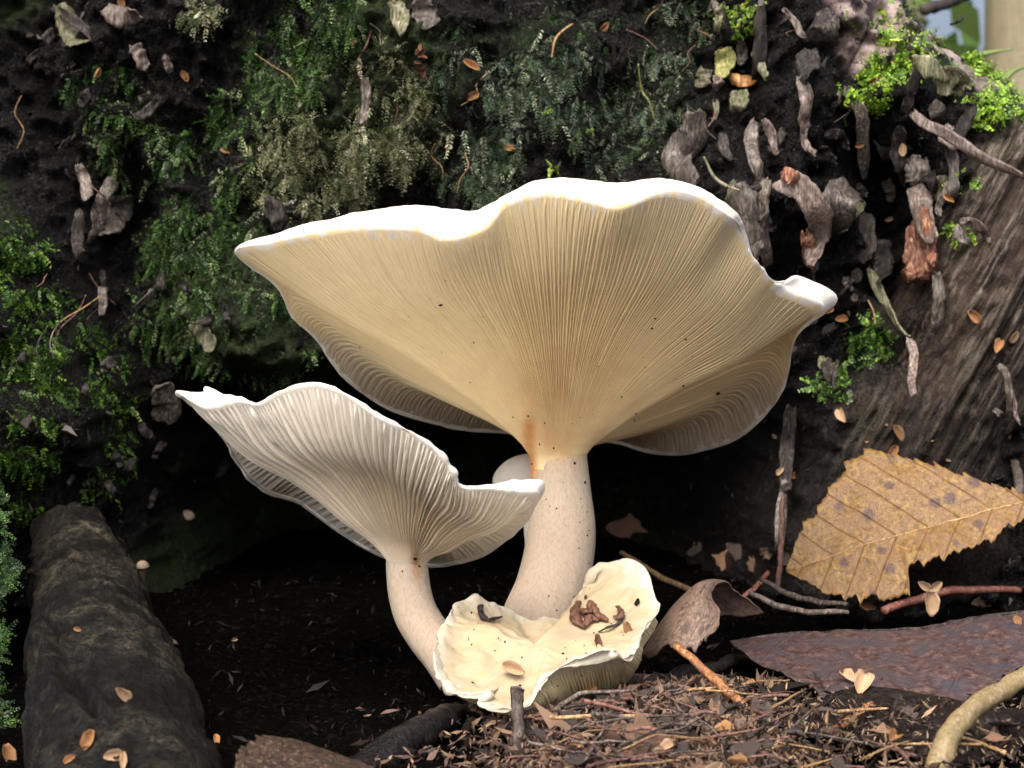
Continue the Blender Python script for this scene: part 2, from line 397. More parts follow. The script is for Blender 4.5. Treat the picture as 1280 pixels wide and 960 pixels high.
# ------------------------------------------------------------------ root at the left and thin black roots (parts of the stump)
def fat_root():
    cx = [(88, 668, .575), (97, 706, .545), (112, 765, .508), (130, 850, .450), (148, 940, .405), (160, 1030, .37), (172, 1150, .335), (182, 1300, .30)]
    rad = np.array([46, 54, 70, 90, 110, 120, 130, 140]) / FPX * np.array([.575, .545, .508, .450, .405, .37, .335, .30])
    n, s = 240, 150
    pts = cat_rom(PL(cx), n); rr = np.interp(np.linspace(0, 1, n), np.linspace(0, 1, 8), rad)
    T = nrm(np.gradient(pts, axis=0)); A = nrm(np.cross(T, np.array((0, 1.0, 0)))); B = nrm(np.cross(A, T))
    th = np.arange(s) / s * 2 * math.pi
    base = pts[:, None] + A[:, None] * np.cos(th)[None, :, None] * rr[:, None, None] + B[:, None] * np.sin(th)[None, :, None] * rr[:, None, None]
    x, y, z = base[..., 0], base[..., 1], base[..., 2]
    disp = .0020 * fbm(x * 60, y * 60, z * 35, 3, 5) + .0011 * fbm(x * 330, y * 330, z * 150, 4, 6)
    # knots and the long crack: project to pixels
    dep = (y - CAM[1]) * CP - (z - CAM[2]) * SP
    up = (z - CAM[2]) * CP + (y - CAM[1]) * SP
    px = 640 + (x - CAM[0]) / dep * FPX; py = 480 - up / dep * FPX
    front = (np.sum((base - pts[:, None]) * np.array((0, -1.0, 0.2)), -1) > 0)
    crack = seg_dist(px, py, [(62, 788), (74, 820), (84, 850), (104, 872), (122, 896)]) + 2.5 * fbm(px / 8, py / 8, 0, 2, 8)
    disp = disp - front * .0045 * np.exp(-(crack / 6.0) ** 2) + front * .0015 * np.exp(-((crack - 12) / 7) ** 2)
    cr2 = seg_dist(px, py, [(84, 826), (100, 822), (118, 834)])
    disp = disp - front * .002 * np.exp(-(cr2 / 2.5) ** 2)
    scar = np.hypot((px - 66) / 24, (py - 706) / 13); disp = disp - front * .0006 * sstep(1.2, .7, scar) + front * .0010 * np.exp(-((scar - 1.25) / .2) ** 2)
    N = nrm(base - pts[:, None])
    return link('root', mesh('root', base + N * disp[..., None], grid_faces(n, s, True)), ROOT, stump)
fat_root()
def thin_root(px, r, mat=BLACKROOT, n=40, seed=1, name='root'):
    pts = cat_rom(PL(px), n)
    pts = pts + .0008 * np.stack([noise(np.arange(n) * .35, i, seed) for i in (1, 2, 3)], -1)
    rr = np.interp(np.linspace(0, 1, n), np.linspace(0, 1, len(r)), r)
    V, q, t = tube_arrays(pts, rr, 10, rough=.25, seed=seed)
    return link(name, mesh_mixed(name, V, q, t), mat, stump)
thin_root([(286, 930, .44), (322, 896, .47), (370, 878, .50), (430, 868, .54), (520, 850, .58)], [.0012, .0015, .0015, .0014, .001], TWIG_GREY)
thin_root([(440, 985, .39), (500, 935, .405), (545, 908, .425), (600, 894, .45), (700, 880, .48)], [.005, .004, .0036, .003, .0026], seed=4)
thin_root([(300, 950, .42), (288, 920, .45), (270, 890, .48)], [.001, .0013, .0009], seed=6)
thin_root([(555, 1000, .40), (470, 930, .43), (420, 900, .47), (330, 880, .55)], [.002, .0016, .0012, .001], seed=8)
thin_root([(756, 850, .462), (800, 856, .46), (850, 846, .475), (900, 832, .495), (945, 822, .51)], [.0019, .0021, .0019, .0017, .0014], BK_DARK, seed=9, name='root')

# ------------------------------------------------------------------ peeling bark strips (parts of the stump)
def ribbon(px, width, mat, lift=.008, curl=.5, twist=0.0, taper=.6, n=26, ns=7, seed=0, name='bark_strip', ends=None):
    """px: list of (px,py[,extra lift]); width in pixels; curl bends the cross-section"""
    p = np.array([(q[0], q[1]) for q in px], float)
    ex = np.array([q[2] if len(q) > 2 else 0 for q in px], float)
    m = max(len(p), 2)
    L = lift + ex
    pos, D = onwall(p[:, 0], p[:, 1])
    D = np.full(m, D.min()) * .6 + D * .4
    base = P(p[:, 0], p[:, 1], D - L)
    if m == 2:
        mid = base.mean(0) + np.array((0, -.003, 0)); base = np.stack([base[0], mid, base[1]])
    c = cat_rom(base, n)
    t = np.linspace(0, 1, n); ln = np.linalg.norm(base[-1] - base[0])
    rollr = min(.0045, .22 * ln); e_ = np.clip((t - .72) / .28, 0, 1) * 2.6          # free end rolls up
    c = c + np.array((0, -1.0, 0)) * (rollr * (1 - np.cos(e_)) * (1 if seed % 2 else -.5) + .12 * ln * noise(t * 2.5, seed, 4, seed))[:, None]
    w = width / FPX * D.mean() * .5 * (1 - (1 - taper) * np.abs(2 * t - 1) ** 4) * (1 + .12 * noise(t * 6, seed, 0, seed) + .07 * noise(t * 23, seed, 3, seed))
    T = nrm(np.gradient(c, axis=0))
    view = nrm(CAM - c)
    S = nrm(np.cross(T, view)); Nn = nrm(np.cross(S, T))
    a = 2.2 * twist * (t - .3) + .35 * noise(t * 3, seed, 7, seed)
    curl = curl * (.22 if seed % 3 else -.30)
    S2 = S * np.cos(a)[:, None] + Nn * np.sin(a)[:, None]; N2 = nrm(np.cross(S2, T))
    s = np.linspace(-1, 1, ns)
    cu = curl * (1 + .4 * noise(t * 4, seed, 5, seed))
    eL = 1 + .12 * noise(t * 6, seed, 11, seed) + .08 * noise(t * 26, seed, 12, seed); eR = 1 + .12 * noise(t * 6, seed, 13, seed) + .08 * noise(t * 26, seed, 14, seed)
    off = w[:, None] * s[None] * np.where(s[None] > 0, eR[:, None], eL[:, None])
    hgt = -cu[:, None] * w[:, None] * (s[None] ** 2)
    jag = np.zeros((n, ns))
    V = c[:, None] + S2[:, None] * off[..., None] + N2[:, None] * (hgt + .0005 * noise(t[:, None] * 7, s[None] * .8, seed, seed) + .0003 * noise(t[:, None] * 3, s[None] * 4, seed, seed + 3))[..., None]
    endj = .0013 * noise(s * 1.6, seed, 1, seed) * min(1, width / 20)
    V[0] += T[0] * endj[:, None]; V[-1] += T[-1] * endj[::-1, None]
    th = .00028
    F0 = V + N2[:, None] * th; B0 = V - N2[:, None] * th
    loop = np.concatenate([F0, B0[:, ::-1]], 1)
    k = 2 * ns
    F = grid_faces(n, k, True)
    # end caps
    j = np.arange(ns - 1)
    e0 = np.stack([j, k - 1 - j, k - 2 - j, j + 1], -1); e1 = (n - 1) * k + e0[:, ::-1]
    return link(name, mesh(name, loop, np.vstack([F, e0, e1]), True), mat, stump)
STR = [
 ([(868,138),(870,168),(848,192),(850,212,.002),(866,236)], 40, BK_GREY, .9, .4),
 ([(946,150),(938,170),(944,200),(955,232)], 18, BK_GREY, .8, .8), ([(955,150,.004),(966,172),(970,192)], 12, BK_PINK, .9, .6),
 ([(1000,97),(1008,122),(1006,150),(1012,165)], 17, BK_PINK, .7, .5), ([(1005,160),(1006,178),(1016,194)], 9, BK_PINK, .4, .6),
 ([(1058,108),(1074,142),(1078,180),(1083,222)], 14, BK_GREY, .5, .5),
 ([(926,232),(930,262),(936,300),(945,318)], 34, BK_GREY, .5, .3), ([(958,224),(952,255),(956,295),(964,332)], 17, BK_GREY, .6, .5),
 ([(972,224),(1000,236,.004),(1020,265,.006),(1024,295),(1012,330)], 34, BK_PINK, .8, .5), ([(978,216,.006),(998,228,.006)], 20, BK_RED, .6, .2),
 ([(1006,290,.008),(1010,312,.008),(1014,330,.006)], 17, BK_RED, .7, .4),
 ([(1066,236,.004),(1050,250,.006),(1036,285)], 44, BK_GREY, .8, .3), ([(1080,255),(1062,268),(1050,290)], 18, BK_LICH, .7, .5),
 ([(1142,78,.006),(1162,84,.012),(1186,92,.01)], 26, BK_LICH, .9, .8), ([(1172,110,.01),(1186,100,.014),(1200,104,.012),(1204,118,.008)], 34, BK_LICH, 1.3, .6), ([(1150,80,.004),(1140,110),(1134,140)], 15, BK_DARK, .6, .3),
 ([(1142,140,.004),(1160,158,.008),(1186,172,.01),(1220,196,.012),(1266,223,.012)], 15, BK_PINK, .6, .5), ([(1182,168,.006),(1190,200),(1191,232),(1190,252)], 13, BK_GREY, .9, .4), ([(1186,230),(1176,250),(1172,268)], 9, BK_GREY, .5, .5),
 ([(1188,156,.008),(1180,172,.01),(1196,186,.008)], 14, BK_PINK, 1.2, .6),
 ([(1144,232),(1150,262),(1160,300)], 26, BK_PINK, .5, .3), ([(1150,280),(1153,318,.004),(1146,356)], 42, BK_RED, .5, .2), ([(1156,262,.004),(1164,300,.004),(1160,330)], 14, BK_RED, .9, .6), ([(1140,330,.004),(1150,350,.005)], 30, BK_RED, .7, .2),
 ([(1087,336),(1098,362),(1112,392),(1126,420)], 13, BK_LICH, .5, 1.0), ([(1170,342),(1174,375),(1172,418)], 14, BK_GREY, .7, .3), ([(1138,424),(1142,450),(1136,492)], 12, BK_PINK, .6, .3),
 ([(1246,456),(1258,468,.004),(1262,498,.004),(1260,534)], 9, BK_PINK, .6, .3), ([(1258,470),(1268,500),(1270,528)], 6, BK_PINK, .4, .3), ([(1243,512),(1252,522)], 7, BK_GREY, .4, .3),
 ([(1198,278,.004),(1214,276,.006),(1230,290,.006),(1234,304)], 10, BK_PINK, .6, .5), ([(1196,282),(1200,296),(1214,304)], 12, BK_GREY, .9, .4),
 ([(98,206),(106,228),(113,250)], 15, BK_GREY, .4, .3), ([(142,222),(128,252),(118,284)], 18, BK_GREY, .5, .2), ([(155,244),(146,268),(132,292)], 34, BK_GREY, .5, .6), ([(100,264),(96,300),(104,326)], 14, BK_DARK, .5, .3),
 ([(128,358),(129,374),(130,392)], 11, BK_GREY, .4, .2), ([(206,354),(188,368),(168,388)], 11, BK_GREY, .9, .4), ([(242,404),(256,420),(268,436)], 22, BK_LICH, .6, .3),
 ([(202,482),(208,505),(202,530)], 32, BK_GREY, .4, .3), ([(82,0),(92,28),(106,58)], 42, BK_LICH, .5, .3), ([(62,5),(110,40),(124,68)], 12, BK_DARK, .8, .4),
 ([(130,8),(152,22),(175,20)], 26, BK_PINK, .7, .3), ([(166,56),(176,70),(182,84)], 18, BK_PINK, .5, .4), ([(200,120),(186,138),(170,150)],12,BK_DARK,.5,.3), ([(206,70),(210,82),(213,90)], 10, BK_PINK, .4, .2),
 ([(494,0),(498,18),(505,42)], 22, BK_LICH, .8, .4), ([(524,0),(530,16),(540,34)], 30, BK_GREY, .8, .4), ([(456,96),(458,124),(455,152)], 12, BK_GREY, .8, .3), ([(338,250),(346,272),(352,288)], 22, BK_DARK, .5, .3),
 ([(904,60),(908,78),(902,98)], 25, BK_GREEN, .4, .3), ([(912,98),(926,102,.003),(942,97)], 16, SCALE, .8, .5), ([(880,86),(880,98),(876,108)], 19, BK_LICH, .5, .4), ([(894,100),(898,108)], 14, BK_PINK, .6, .3),
 ([(926,52),(928,68),(926,80)], 14, BK_GREY, .5, .3), ([(948,6),(950,50),(946,98)], 18, BK_DARK, .5, .3), ([(978,12),(994,26),(1004,48)], 8, BK_PINK, .5, .4), ([(1028,14),(1030,38,.006),(1024,60)], 34, BK_DARK, .9, .3),
 ([(1012,62),(1010,80),(1008,100)], 28, BK_DARK, .4, .3), ([(924,112),(924,126),(920,138)], 22, BK_LICH, .8, .3), ([(1030,170),(1050,168,.003),(1058,185)], 12, BK_DARK, 1.0, .4), ([(895,4),(899,20),(896,38)],10,BK_LICH,.5,.3),
 ([(990,508),(984,560),(978,610)], 17, BK_DARK, .6, .2), ([(982,600),(976,650),(974,692)], 13, BK_GREY, .6, .3),
 ([(1100,300),(1104,325),(1098,350)], 26, BK_DARK, .7, .3), ([(1128,160),(1124,190),(1130,215)], 20, BK_DARK, .6, .3), ([(1108,225),(1112,250)], 14, BK_DARK, .7, .3), ([(1150,196),(1146,215),(1150,228)], 28, BK_GREY, .5, .2),
 ([(1080,268),(1086,300),(1080,326)], 22, BK_DARK, .6, .3), ([(905,255),(903,285)], 18, BK_DARK, .5, .2), ([(1215,128),(1208,150),(1196,172)], 18, BK_DARK, .6, .3), ([(1165,130),(1172,150)], 20, BK_GREY, .7, .4),
]
for i, (px, wd, mt, cu, tw) in enumerate(STR):
    ribbon(px, wd, mt, .007, cu, tw * (1 if i % 2 else -1), seed=i + 1)
rr_ = random.Random(5)
for i in range(70):       # smaller dark flakes between the large strips
    x, y = rr_.uniform(850, 1200), rr_.uniform(-10, 470)
    if x > 1100 and y > 330 or (x < 930 and y > 250) or (x > 1000 and y < 95): continue
    l = rr_.uniform(10, 38); a = R(90 + rr_.uniform(-45, 45))
    ribbon([(x, y), (x + l * .5 * math.cos(a) + rr_.uniform(-4, 4), y + l * .5 * math.sin(a), rr_.uniform(0, .004)), (x + l * math.cos(a), y + l * math.sin(a))],
           rr_.uniform(5, 17), rr_.choice([BK_DARK, BK_DARK, BK_GREY, BK_DARK, BK_LICH]), rr_.uniform(.001, .006), rr_.uniform(.3, 1.1), rr_.uniform(-1, 1), seed=200 + i, n=14, ns=5)
for i in range(26):
    x, y = rr_.uniform(0, 300), rr_.uniform(0, 640)
    l = rr_.uniform(10, 30); a = R(90 + rr_.uniform(-50, 50))
    ribbon([(x, y), (x + l * math.cos(a), y + l * math.sin(a))], rr_.uniform(6, 16), BK_DARK, .003, rr_.uniform(.3, 1), rr_.uniform(-1, 1), seed=300 + i, n=12, ns=5)

rq = random.Random(77)
for i in range(46):
    x, y = rq.uniform(20, 1120), rq.uniform(-5, 440)
    if 300 < x < 1000 and y > 200: continue
    L = rq.uniform(18, 75); a = R(rq.uniform(30, 150))
    q = np.array([(x + L * t_ * math.cos(a) + rq.uniform(-7, 7), y + L * t_ * math.sin(a)) for t_ in (0, .33, .66, 1)])
    pt, D_ = onwall(q[:, 0], q[:, 1]); pt = P(q[:, 0], q[:, 1], np.minimum(D_, np.median(D_)) - rq.uniform(.003, .010))
    tube('rootlet', pt, [.0002, .00025, .0002, .00012], rq.choice([TWIG_TAN, TWIG_GREY, BK_DARK, BK_DARK, TWIG_RED]), stump, sides=5, n=14)

# ================================================================== MOSS
def sprig_template(rng, pairs, leaf, wide):
    """little feathery shoot along +Y, unit length; returns verts, quads"""
    V, F = [], []
    sag = rng.uniform(.1, .35)
    def cl(t): return np.array((.12 * math.sin(t * 3 + sag * 9), t, -sag * t * t))
    for k in range(pairs):
        t = .08 + .92 * k / (pairs - 1); c = cl(t)
        L = leaf * (1 - .55 * t) * rng.uniform(.75, 1.2)
        for s in (-1, 1, 0):
            if s == 0 and k % 2: continue
            ang = rng.uniform(.5, .95)
            d = np.array((s * math.sin(ang), math.cos(ang), rng.uniform(-.1, .5))) if s else np.array((rng.uniform(-.3, .3), .5, .8))
            d = d / np.linalg.norm(d); sd = np.cross(d, (0, 0, 1.0)); sd /= max(np.linalg.norm(sd), 1e-6)
            i = len(V); up = np.array((0, 0, wide * L * .3))
            V += [c, c + d * L * .5 + sd * L * wide, c + d * L + up * -.8, c + d * L * .5 - sd * L * wide]
            F.append((i, i + 1, i + 2, i + 3))
    return np.array(V), np.array(F)
def scatter_moss(name, label, pts, nor, size, cols, tmpl=(10, .30, .22), droop=.5, seed=0, lie=.6):
    rng = np.random.default_rng(seed); n = len(pts)
    T = [sprig_template(rng, *tmpl) for _ in range(5)]
    kind = rng.integers(0, 5, n)
    AV, AF, AC, o = [], [], [], 0
    cols = np.array(cols)
    for k in range(5):
        sel = np.where(kind == k)[0]
        if not len(sel): continue
        tv, tf = T[k]; m = len(sel)
        N = nor[sel]; rnd = rng.normal(size=(m, 3))
        Y = nrm(N * (1 - lie) + rnd * .55 * lie + np.array((0, 0, -droop)) * rng.uniform(.3, 1.2, (m, 1)))
        X = nrm(np.cross(Y, N + .5 * rnd)); Z = np.cross(X, Y)
        s = size * rng.uniform(.55, 1.35, m)
        W = pts[sel][:, None] + s[:, None, None] * (tv[None, :, :1] * X[:, None] + tv[None, :, 1:2] * Y[:, None] + tv[None, :, 2:] * Z[:, None])
        c = cols[rng.integers(0, len(cols), m)] * rng.uniform(.6, 1.3, (m, 1))
        tip = .7 + .6 * np.clip(tv[:, 1], 0, 1)           # darker at the base, paler towards the shoot tip
        lv = np.repeat(rng.lognormal(-.08, .42, (m, len(tv) // 4)), 4, 1)
        AC.append(np.clip(c[:, None] * tip[None, :, None] * lv[..., None], 0, .6).reshape(-1, 3)); AV.append(W.reshape(-1, 3))
        AF.append((tf[None] + (np.arange(m) * len(tv))[:, None, None]).reshape(-1, 4) + o); o += m * len(tv)
    ob = link(name, mesh(name, np.concatenate(AV), np.concatenate(AF), False, np.concatenate(AC)), MOSS)
    return tag(ob, label, 'moss', kind='stuff')
def moss_pts(blobs, n, seed):
    """blobs: (px,py,rx,ry,angle deg,weight) in picture space, laid on the stump surface"""
    rng = np.random.default_rng(seed); B = np.array(blobs, float)
    wgt = B[:, 2] * B[:, 3] * B[:, 5]; idx = rng.choice(len(B), n, p=wgt / wgt.sum())
    r = np.sqrt(rng.uniform(0, 1, n)) ** .8; a = rng.uniform(0, 2 * math.pi, n)
    b_ = B[idx]; x, y = r * np.cos(a) * b_[:, 2], r * np.sin(a) * b_[:, 3]
    ca, sa = np.cos(np.radians(b_[:, 4])), np.sin(np.radians(b_[:, 4]))
    px, py = b_[:, 0] + x * ca - y * sa, b_[:, 1] + x * sa + y * ca
    keep = fbm(px / 28, py / 28, 0, 3, seed) > -.12
    px, py = px[keep], py[keep]
    u, v = wall_uv(px, py)
    return wall_pt(u, v), wall_n(u, v)
DARKG = [(.032, .078, .021), (.050, .11, .028), (.016, .040, .013), (.085, .17, .044), (.15, .20, .10)]
PALEG = [(.17, .205, .10), (.27, .30, .16), (.09, .12, .06), (.38, .40, .25)]
BLUEG = [(.075, .115, .082), (.14, .19, .135), (.038, .065, .043), (.26, .31, .22), (.06, .12, .035)]
BRIGHT = [(.14, .27, .020), (.19, .34, .028), (.09, .20, .016), (.24, .38, .05)]
MIDG = [(.055, .125, .021), (.08, .175, .026), (.03, .075, .014), (.13, .23, .042)]
p, n = moss_pts([(390,40,110,45,120,1),(330,120,120,50,120,1),(250,230,110,55,120,1),(220,340,110,50,105,1),(300,330,60,60,0,.8),(330,420,60,70,60,.6),(270,450,50,50,0,.5),(140,120,60,50,0,.3),(180,190,60,40,0,.4)], 13000, 1)
scatter_moss('moss', 'dark green glossy moss running diagonally down the shaded stump', p, n, .0052, DARKG, (7, .30, .24), .5, 1)
p, n = moss_pts([(420,205,85,50,-20,1.2),(390,150,60,40,0,1),(480,100,50,40,0,1),(460,190,50,40,0,.8),(352,215,50,40,0,.8),(520,150,40,40,0,.5),(255,6,20,14,0,1.2)], 8500, 2)
scatter_moss('moss', 'pale yellow-green feathery moss above the left end of the large cap', p, n, .0060, PALEG, (8, .28, .17), .5, 2)
p, n = moss_pts([(610,150,40,60,0,1),(615,200,30,40,0,1),(575,200,40,35,0,.6),(660,90,45,40,0,1),(700,110,60,40,0,1),(770,60,60,45,0,1),(805,120,55,60,0,1),(760,160,60,35,0,.8),(700,30,60,35,0,.6),(790,200,60,25,0,.5),(850,30,40,35,0,.7),(560,60,35,40,0,.5),(610,235,22,18,0,.7),(860,110,30,30,0,.5)], 9500, 3)
scatter_moss('moss', 'bluish green feathery moss hanging on the stump above the large cap', p, n, .0060, BLUEG, (8, .28, .17), .7, 3)
p, n = moss_pts([(1098,60,22,30,0,1),(1104,95,28,34,20,1.4),(1090,112,18,20,0,1),(1125,68,12,22,0,1),(1150,50,14,18,0,1),(1175,70,18,20,40,1),(1050,125,14,22,0,.7),(1060,20,6,6,0,.5),(1110,30,18,16,0,.8),(1116,20,30,18,0,.5)], 2600, 4)
scatter_moss('moss', 'bright green moss tufts beside the rolled bark curl', p, n, .0034, BRIGHT, (4, .5, .34), .1, 4, .6)
p, n = moss_pts([(1230,72,24,18,30,1),(1236,102,32,24,30,1.3),(1222,120,22,20,0,1.2),(1262,110,24,26,40,.9),(1256,135,18,14,0,.9),(1278,95,18,14,45,1),(1222,142,14,12,0,.8)], 2600, 5)
scatter_moss('moss', 'bright green moss cushion on the stump shoulder against the pale trees', p, n, .0036, BRIGHT, (4, .5, .34), .0, 5, .6)
p, n = moss_pts([(1170,25,30,22,45,1),(1195,55,26,16,45,1),(1140,12,30,18,30,1),(1120,70,20,20,0,.4)], 1000, 6)
scatter_moss('moss', 'short olive moss on the skyline edge of the stump', p, n, .0045, [(.08,.10,.03),(.12,.13,.05),(.05,.07,.03)], (7, .3, .22), .3, 6)
p, n = moss_pts([(20,320,40,60,0,1.2),(40,400,60,60,20,1.2),(100,450,60,50,30,1),(50,500,70,50,0,1),(130,510,40,40,0,.7),(30,590,60,50,0,.9),(110,580,60,40,0,.4),(5,360,20,80,0,1.2)], 9000, 7)
scatter_moss('moss', 'green moss covering the mound left of the small mushroom', p, n, .0045, MIDG, (6, .34, .27), .4, 7)
p, n = moss_pts([(1085,430,24,28,40,1),(1040,470,26,16,0,1),(1075,400,14,16,0,1)], 900, 8)
scatter_moss('moss', 'small dark green moss tuft right of the large cap', p, n, .0036, MIDG, (5, .42, .32), .1, 8, .7)
p, n = moss_pts([(905,10,16,12,0,1),(930,22,12,22,0,1),(925,40,12,10,0,.6),(1192,214,8,8,0,1),(1208,228,7,6,0,1),(1196,282,18,14,0,.5),(685,125,10,16,0,.8),(725,160,6,16,0,.7),(690,205,8,6,0,.6)], 420, 9)
scatter_moss('moss', 'scattered bright moss flecks among the bark strips', p, n, .0032, BRIGHT, (5, .42, .30), .1, 9, .7)
# moss in the near lower-left corner grows on the ground bank
rng = np.random.default_rng(12)
bx = np.concatenate([rng.normal(-2, 7, 420), rng.normal(-1, 7, 340), rng.normal(2, 10, 320)]); by = np.concatenate([rng.normal(690, 38, 420), rng.normal(815, 40, 340), rng.normal(925, 26, 320)])
bx = bx - 4 + 13 * noise(by / 34, 1, 0, 9); kk = (noise(by / 26, 4, 0, 12) > -.15); bx, by = bx[kk], by[kk]
pp = P(bx, by, .445 + .012 * np.abs(rng.normal(size=len(bx))))
scatter_moss('moss', 'fresh green moss fringe left of the fat smooth root', pp, np.tile((.6, -.6, .5), (len(pp), 1)), .0034, DARKG[:3] + MIDG[:1], (7, .32, .22), .0, 12, .7)
bank = np.array([(-60, 640), (22, 650), (26, 720), (18, 800), (28, 880), (30, 990), (-60, 990)], float)
bm_n, bm_m = 30, 40
tt = np.linspace(0, 1, bm_m); yy = 630 + tt * 400; xr = 4 + 10 * noise(tt * 6, 1, 0, 3)
BK = np.stack([P(xr - 90 * (1 - np.cos(a)), yy, .515 + .05 * np.sin(a) - .03 * tt) for a in np.linspace(-.4, 1.5, bm_n)], 1)
o = link('earth_bank', mesh('earth_bank', BK + .002 * fbm(BK[..., 0] * 150, BK[..., 1] * 150, BK[..., 2] * 150, 3, 2)[..., None], grid_faces(bm_m, bm_n)), HUMUS); tag(o, kind='structure')

# ================================================================== MUSHROOMS
def loft(rings, nth, segs, closed=True):
    Rg = np.stack([cat_rom(r, nth, True) for r in rings], 0)         # (K,nth,3)
    out, ss = [], []
    K = len(rings)
    for i in range(K - 1):
        p0, p1, p2, p3 = Rg[max(i - 1, 0)], Rg[i], Rg[i + 1], Rg[min(i + 2, K - 1)]
        for f in np.arange(segs[i]) / segs[i]:
            out.append(0.5 * (2 * p1 + (p2 - p0) * f + (2 * p0 - 5 * p1 + 4 * p2 - p3) * f ** 2 + (3 * p1 - p0 - 3 * p2 + p3) * f ** 3)); ss.append(i + f)
    out.append(Rg[-1]); ss.append(K - 1.0)
    return np.stack(out, 0), np.array(ss)
def samp(S, row, th):
    """bilinear sample of grid S (M,N,3) at float row and float column (periodic)"""
    M, N = S.shape[:2]
    row = np.clip(row, 0, M - 1.001); r0 = np.floor(row).astype(int); fr = (row - r0)[..., None]
    th = th % N; t0 = np.floor(th).astype(int); ft = (th - t0)[..., None]; t1 = (t0 + 1) % N; t0 = t0 % N
    return (S[r0, t0] * (1 - ft) + S[r0, t1] * ft) * (1 - fr) + (S[r0 + 1, t0] * (1 - ft) + S[r0 + 1, t1] * ft) * fr
def grid_normals(S):
    dth = np.roll(S, -1, 1) - np.roll(S, 1, 1); ds = np.gradient(S, axis=0)
    return nrm(np.cross(dth, ds))
def gill_set(S, N, row0, row1, thetas, height, width, root, name, mat, parent, colfn, rng, nsec=22, short=None, join=False, hth=None):
    """blades standing on the underside grid S; each from row0 (at the stem) to row1 (at the margin)"""
    VV_, FF_, CC_, o = [], [], [], 0
    Nth = S.shape[1]
    for k, th in enumerate(thetas):
        a = row0 if short is None else row0 + (row1 - row0) * short[k]
        t = np.linspace(0, 1, nsec); row = a + (row1 - a) * t
        wob = Nth * .0010 * noise(t * 4, k * .37, 0, 5) + Nth * .0022 * noise(t * 1.6, k * .11, 3, 6)
        thv = th + wob
        c = samp(S, row, thv); nn = nrm(samp(N, row, thv))
        side = nrm(samp(S, row, thv + 1.0) - samp(S, row, thv - 1.0))
        gap = np.linalg.norm(samp(S, row, thv + Nth / len(thetas) / 2) - samp(S, row, thv - Nth / len(thetas) / 2), axis=-1)
        prof = (hth(th / Nth) if hth else 1.0) * sstep(0, .30 if short is None else .35, t) * sstep(1.0, .82, t) ** .8
        h = np.minimum(height * (.85 + .3 * rng.random()) * (1 + .12 * noise(t * 7, k * 1.7, 1, 8)), gap * 2.6) * prof + .00002
        lean = side * (h * .22 * noise(t * 2, k * .5, 2, 9))[:, None]
        wd = np.minimum(gap * .5 * width, .0011)
        b0 = c - nn * root
        sec = np.stack([b0 - side * wd[:, None], c + nn * (h * .55)[:, None] + lean * .5 - side * (wd * .62)[:, None], c + nn * h[:, None] + lean - side * (wd * .26)[:, None],
                        c + nn * h[:, None] + lean + side * (wd * .26)[:, None], c + nn * (h * .55)[:, None] + lean * .5 + side * (wd * .62)[:, None], b0 + side * wd[:, None]], 1)
        F = grid_faces(nsec, 6); V = sec.reshape(-1, 3); C = np.repeat(colfn(t if short is None else short[k] + (1 - short[k]) * t, c), 6, 0)
        if join:
            VV_.append(V); FF_.append(F + o); CC_.append(C); o += len(V)
        else:
            link(name, mesh(name, V, F, True, C), mat, parent)
    if join:
        ob = link(name, mesh(name, np.concatenate(VV_), np.concatenate(FF_), True, np.concatenate(CC_)), mat, parent); ob['kind'] = 'stuff'
        return ob
def stem_mesh(px, name, parent, colfn, n=90, s=64, seed=0, flare=None):
    q = np.array(px, float); c = cat_rom(P(q[:, 0], q[:, 1], q[:, 3]), n)
    r = cat_rom((q[:, 2] / FPX * q[:, 3])[:, None], n)[:, 0]
    T = nrm(np.gradient(c, axis=0)); A = nrm(np.cross(T, np.array((0, 1.0, 0)))); B = nrm(np.cross(A, T))
    th = np.arange(s) / s * 2 * math.pi
    rr = r[:, None] * (1 + .035 * noise(np.cos(th)[None] * 1.5 + 5, np.sin(th)[None] * 1.5, np.linspace(0, 4, n)[:, None], seed) + .012 * noise(np.cos(th)[None] * 9, np.sin(th)[None] * 9, np.linspace(0, 6, n)[:, None], seed + 1))
    V = c[:, None] + A[:, None] * (np.cos(th)[None] * rr)[..., None] + B[:, None] * (np.sin(th)[None] * rr)[..., None]
    return link(name, mesh(name, V, grid_faces(n, s, True), True, colfn(V).reshape(-1, 3)), STEM, parent)
def to_px(V):
    d = V - CAM; dep = d[..., 1] * CP - d[..., 2] * SP; up = d[..., 2] * CP + d[..., 1] * SP
    return 640 + d[..., 0] / dep * FPX, 480 - up / dep * FPX
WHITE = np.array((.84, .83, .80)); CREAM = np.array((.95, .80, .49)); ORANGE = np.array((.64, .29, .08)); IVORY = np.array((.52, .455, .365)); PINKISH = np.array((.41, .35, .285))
def mixc(a, b_, t): 
    t = np.asarray(t)[..., None]; return a * (1 - t) + b_ * t

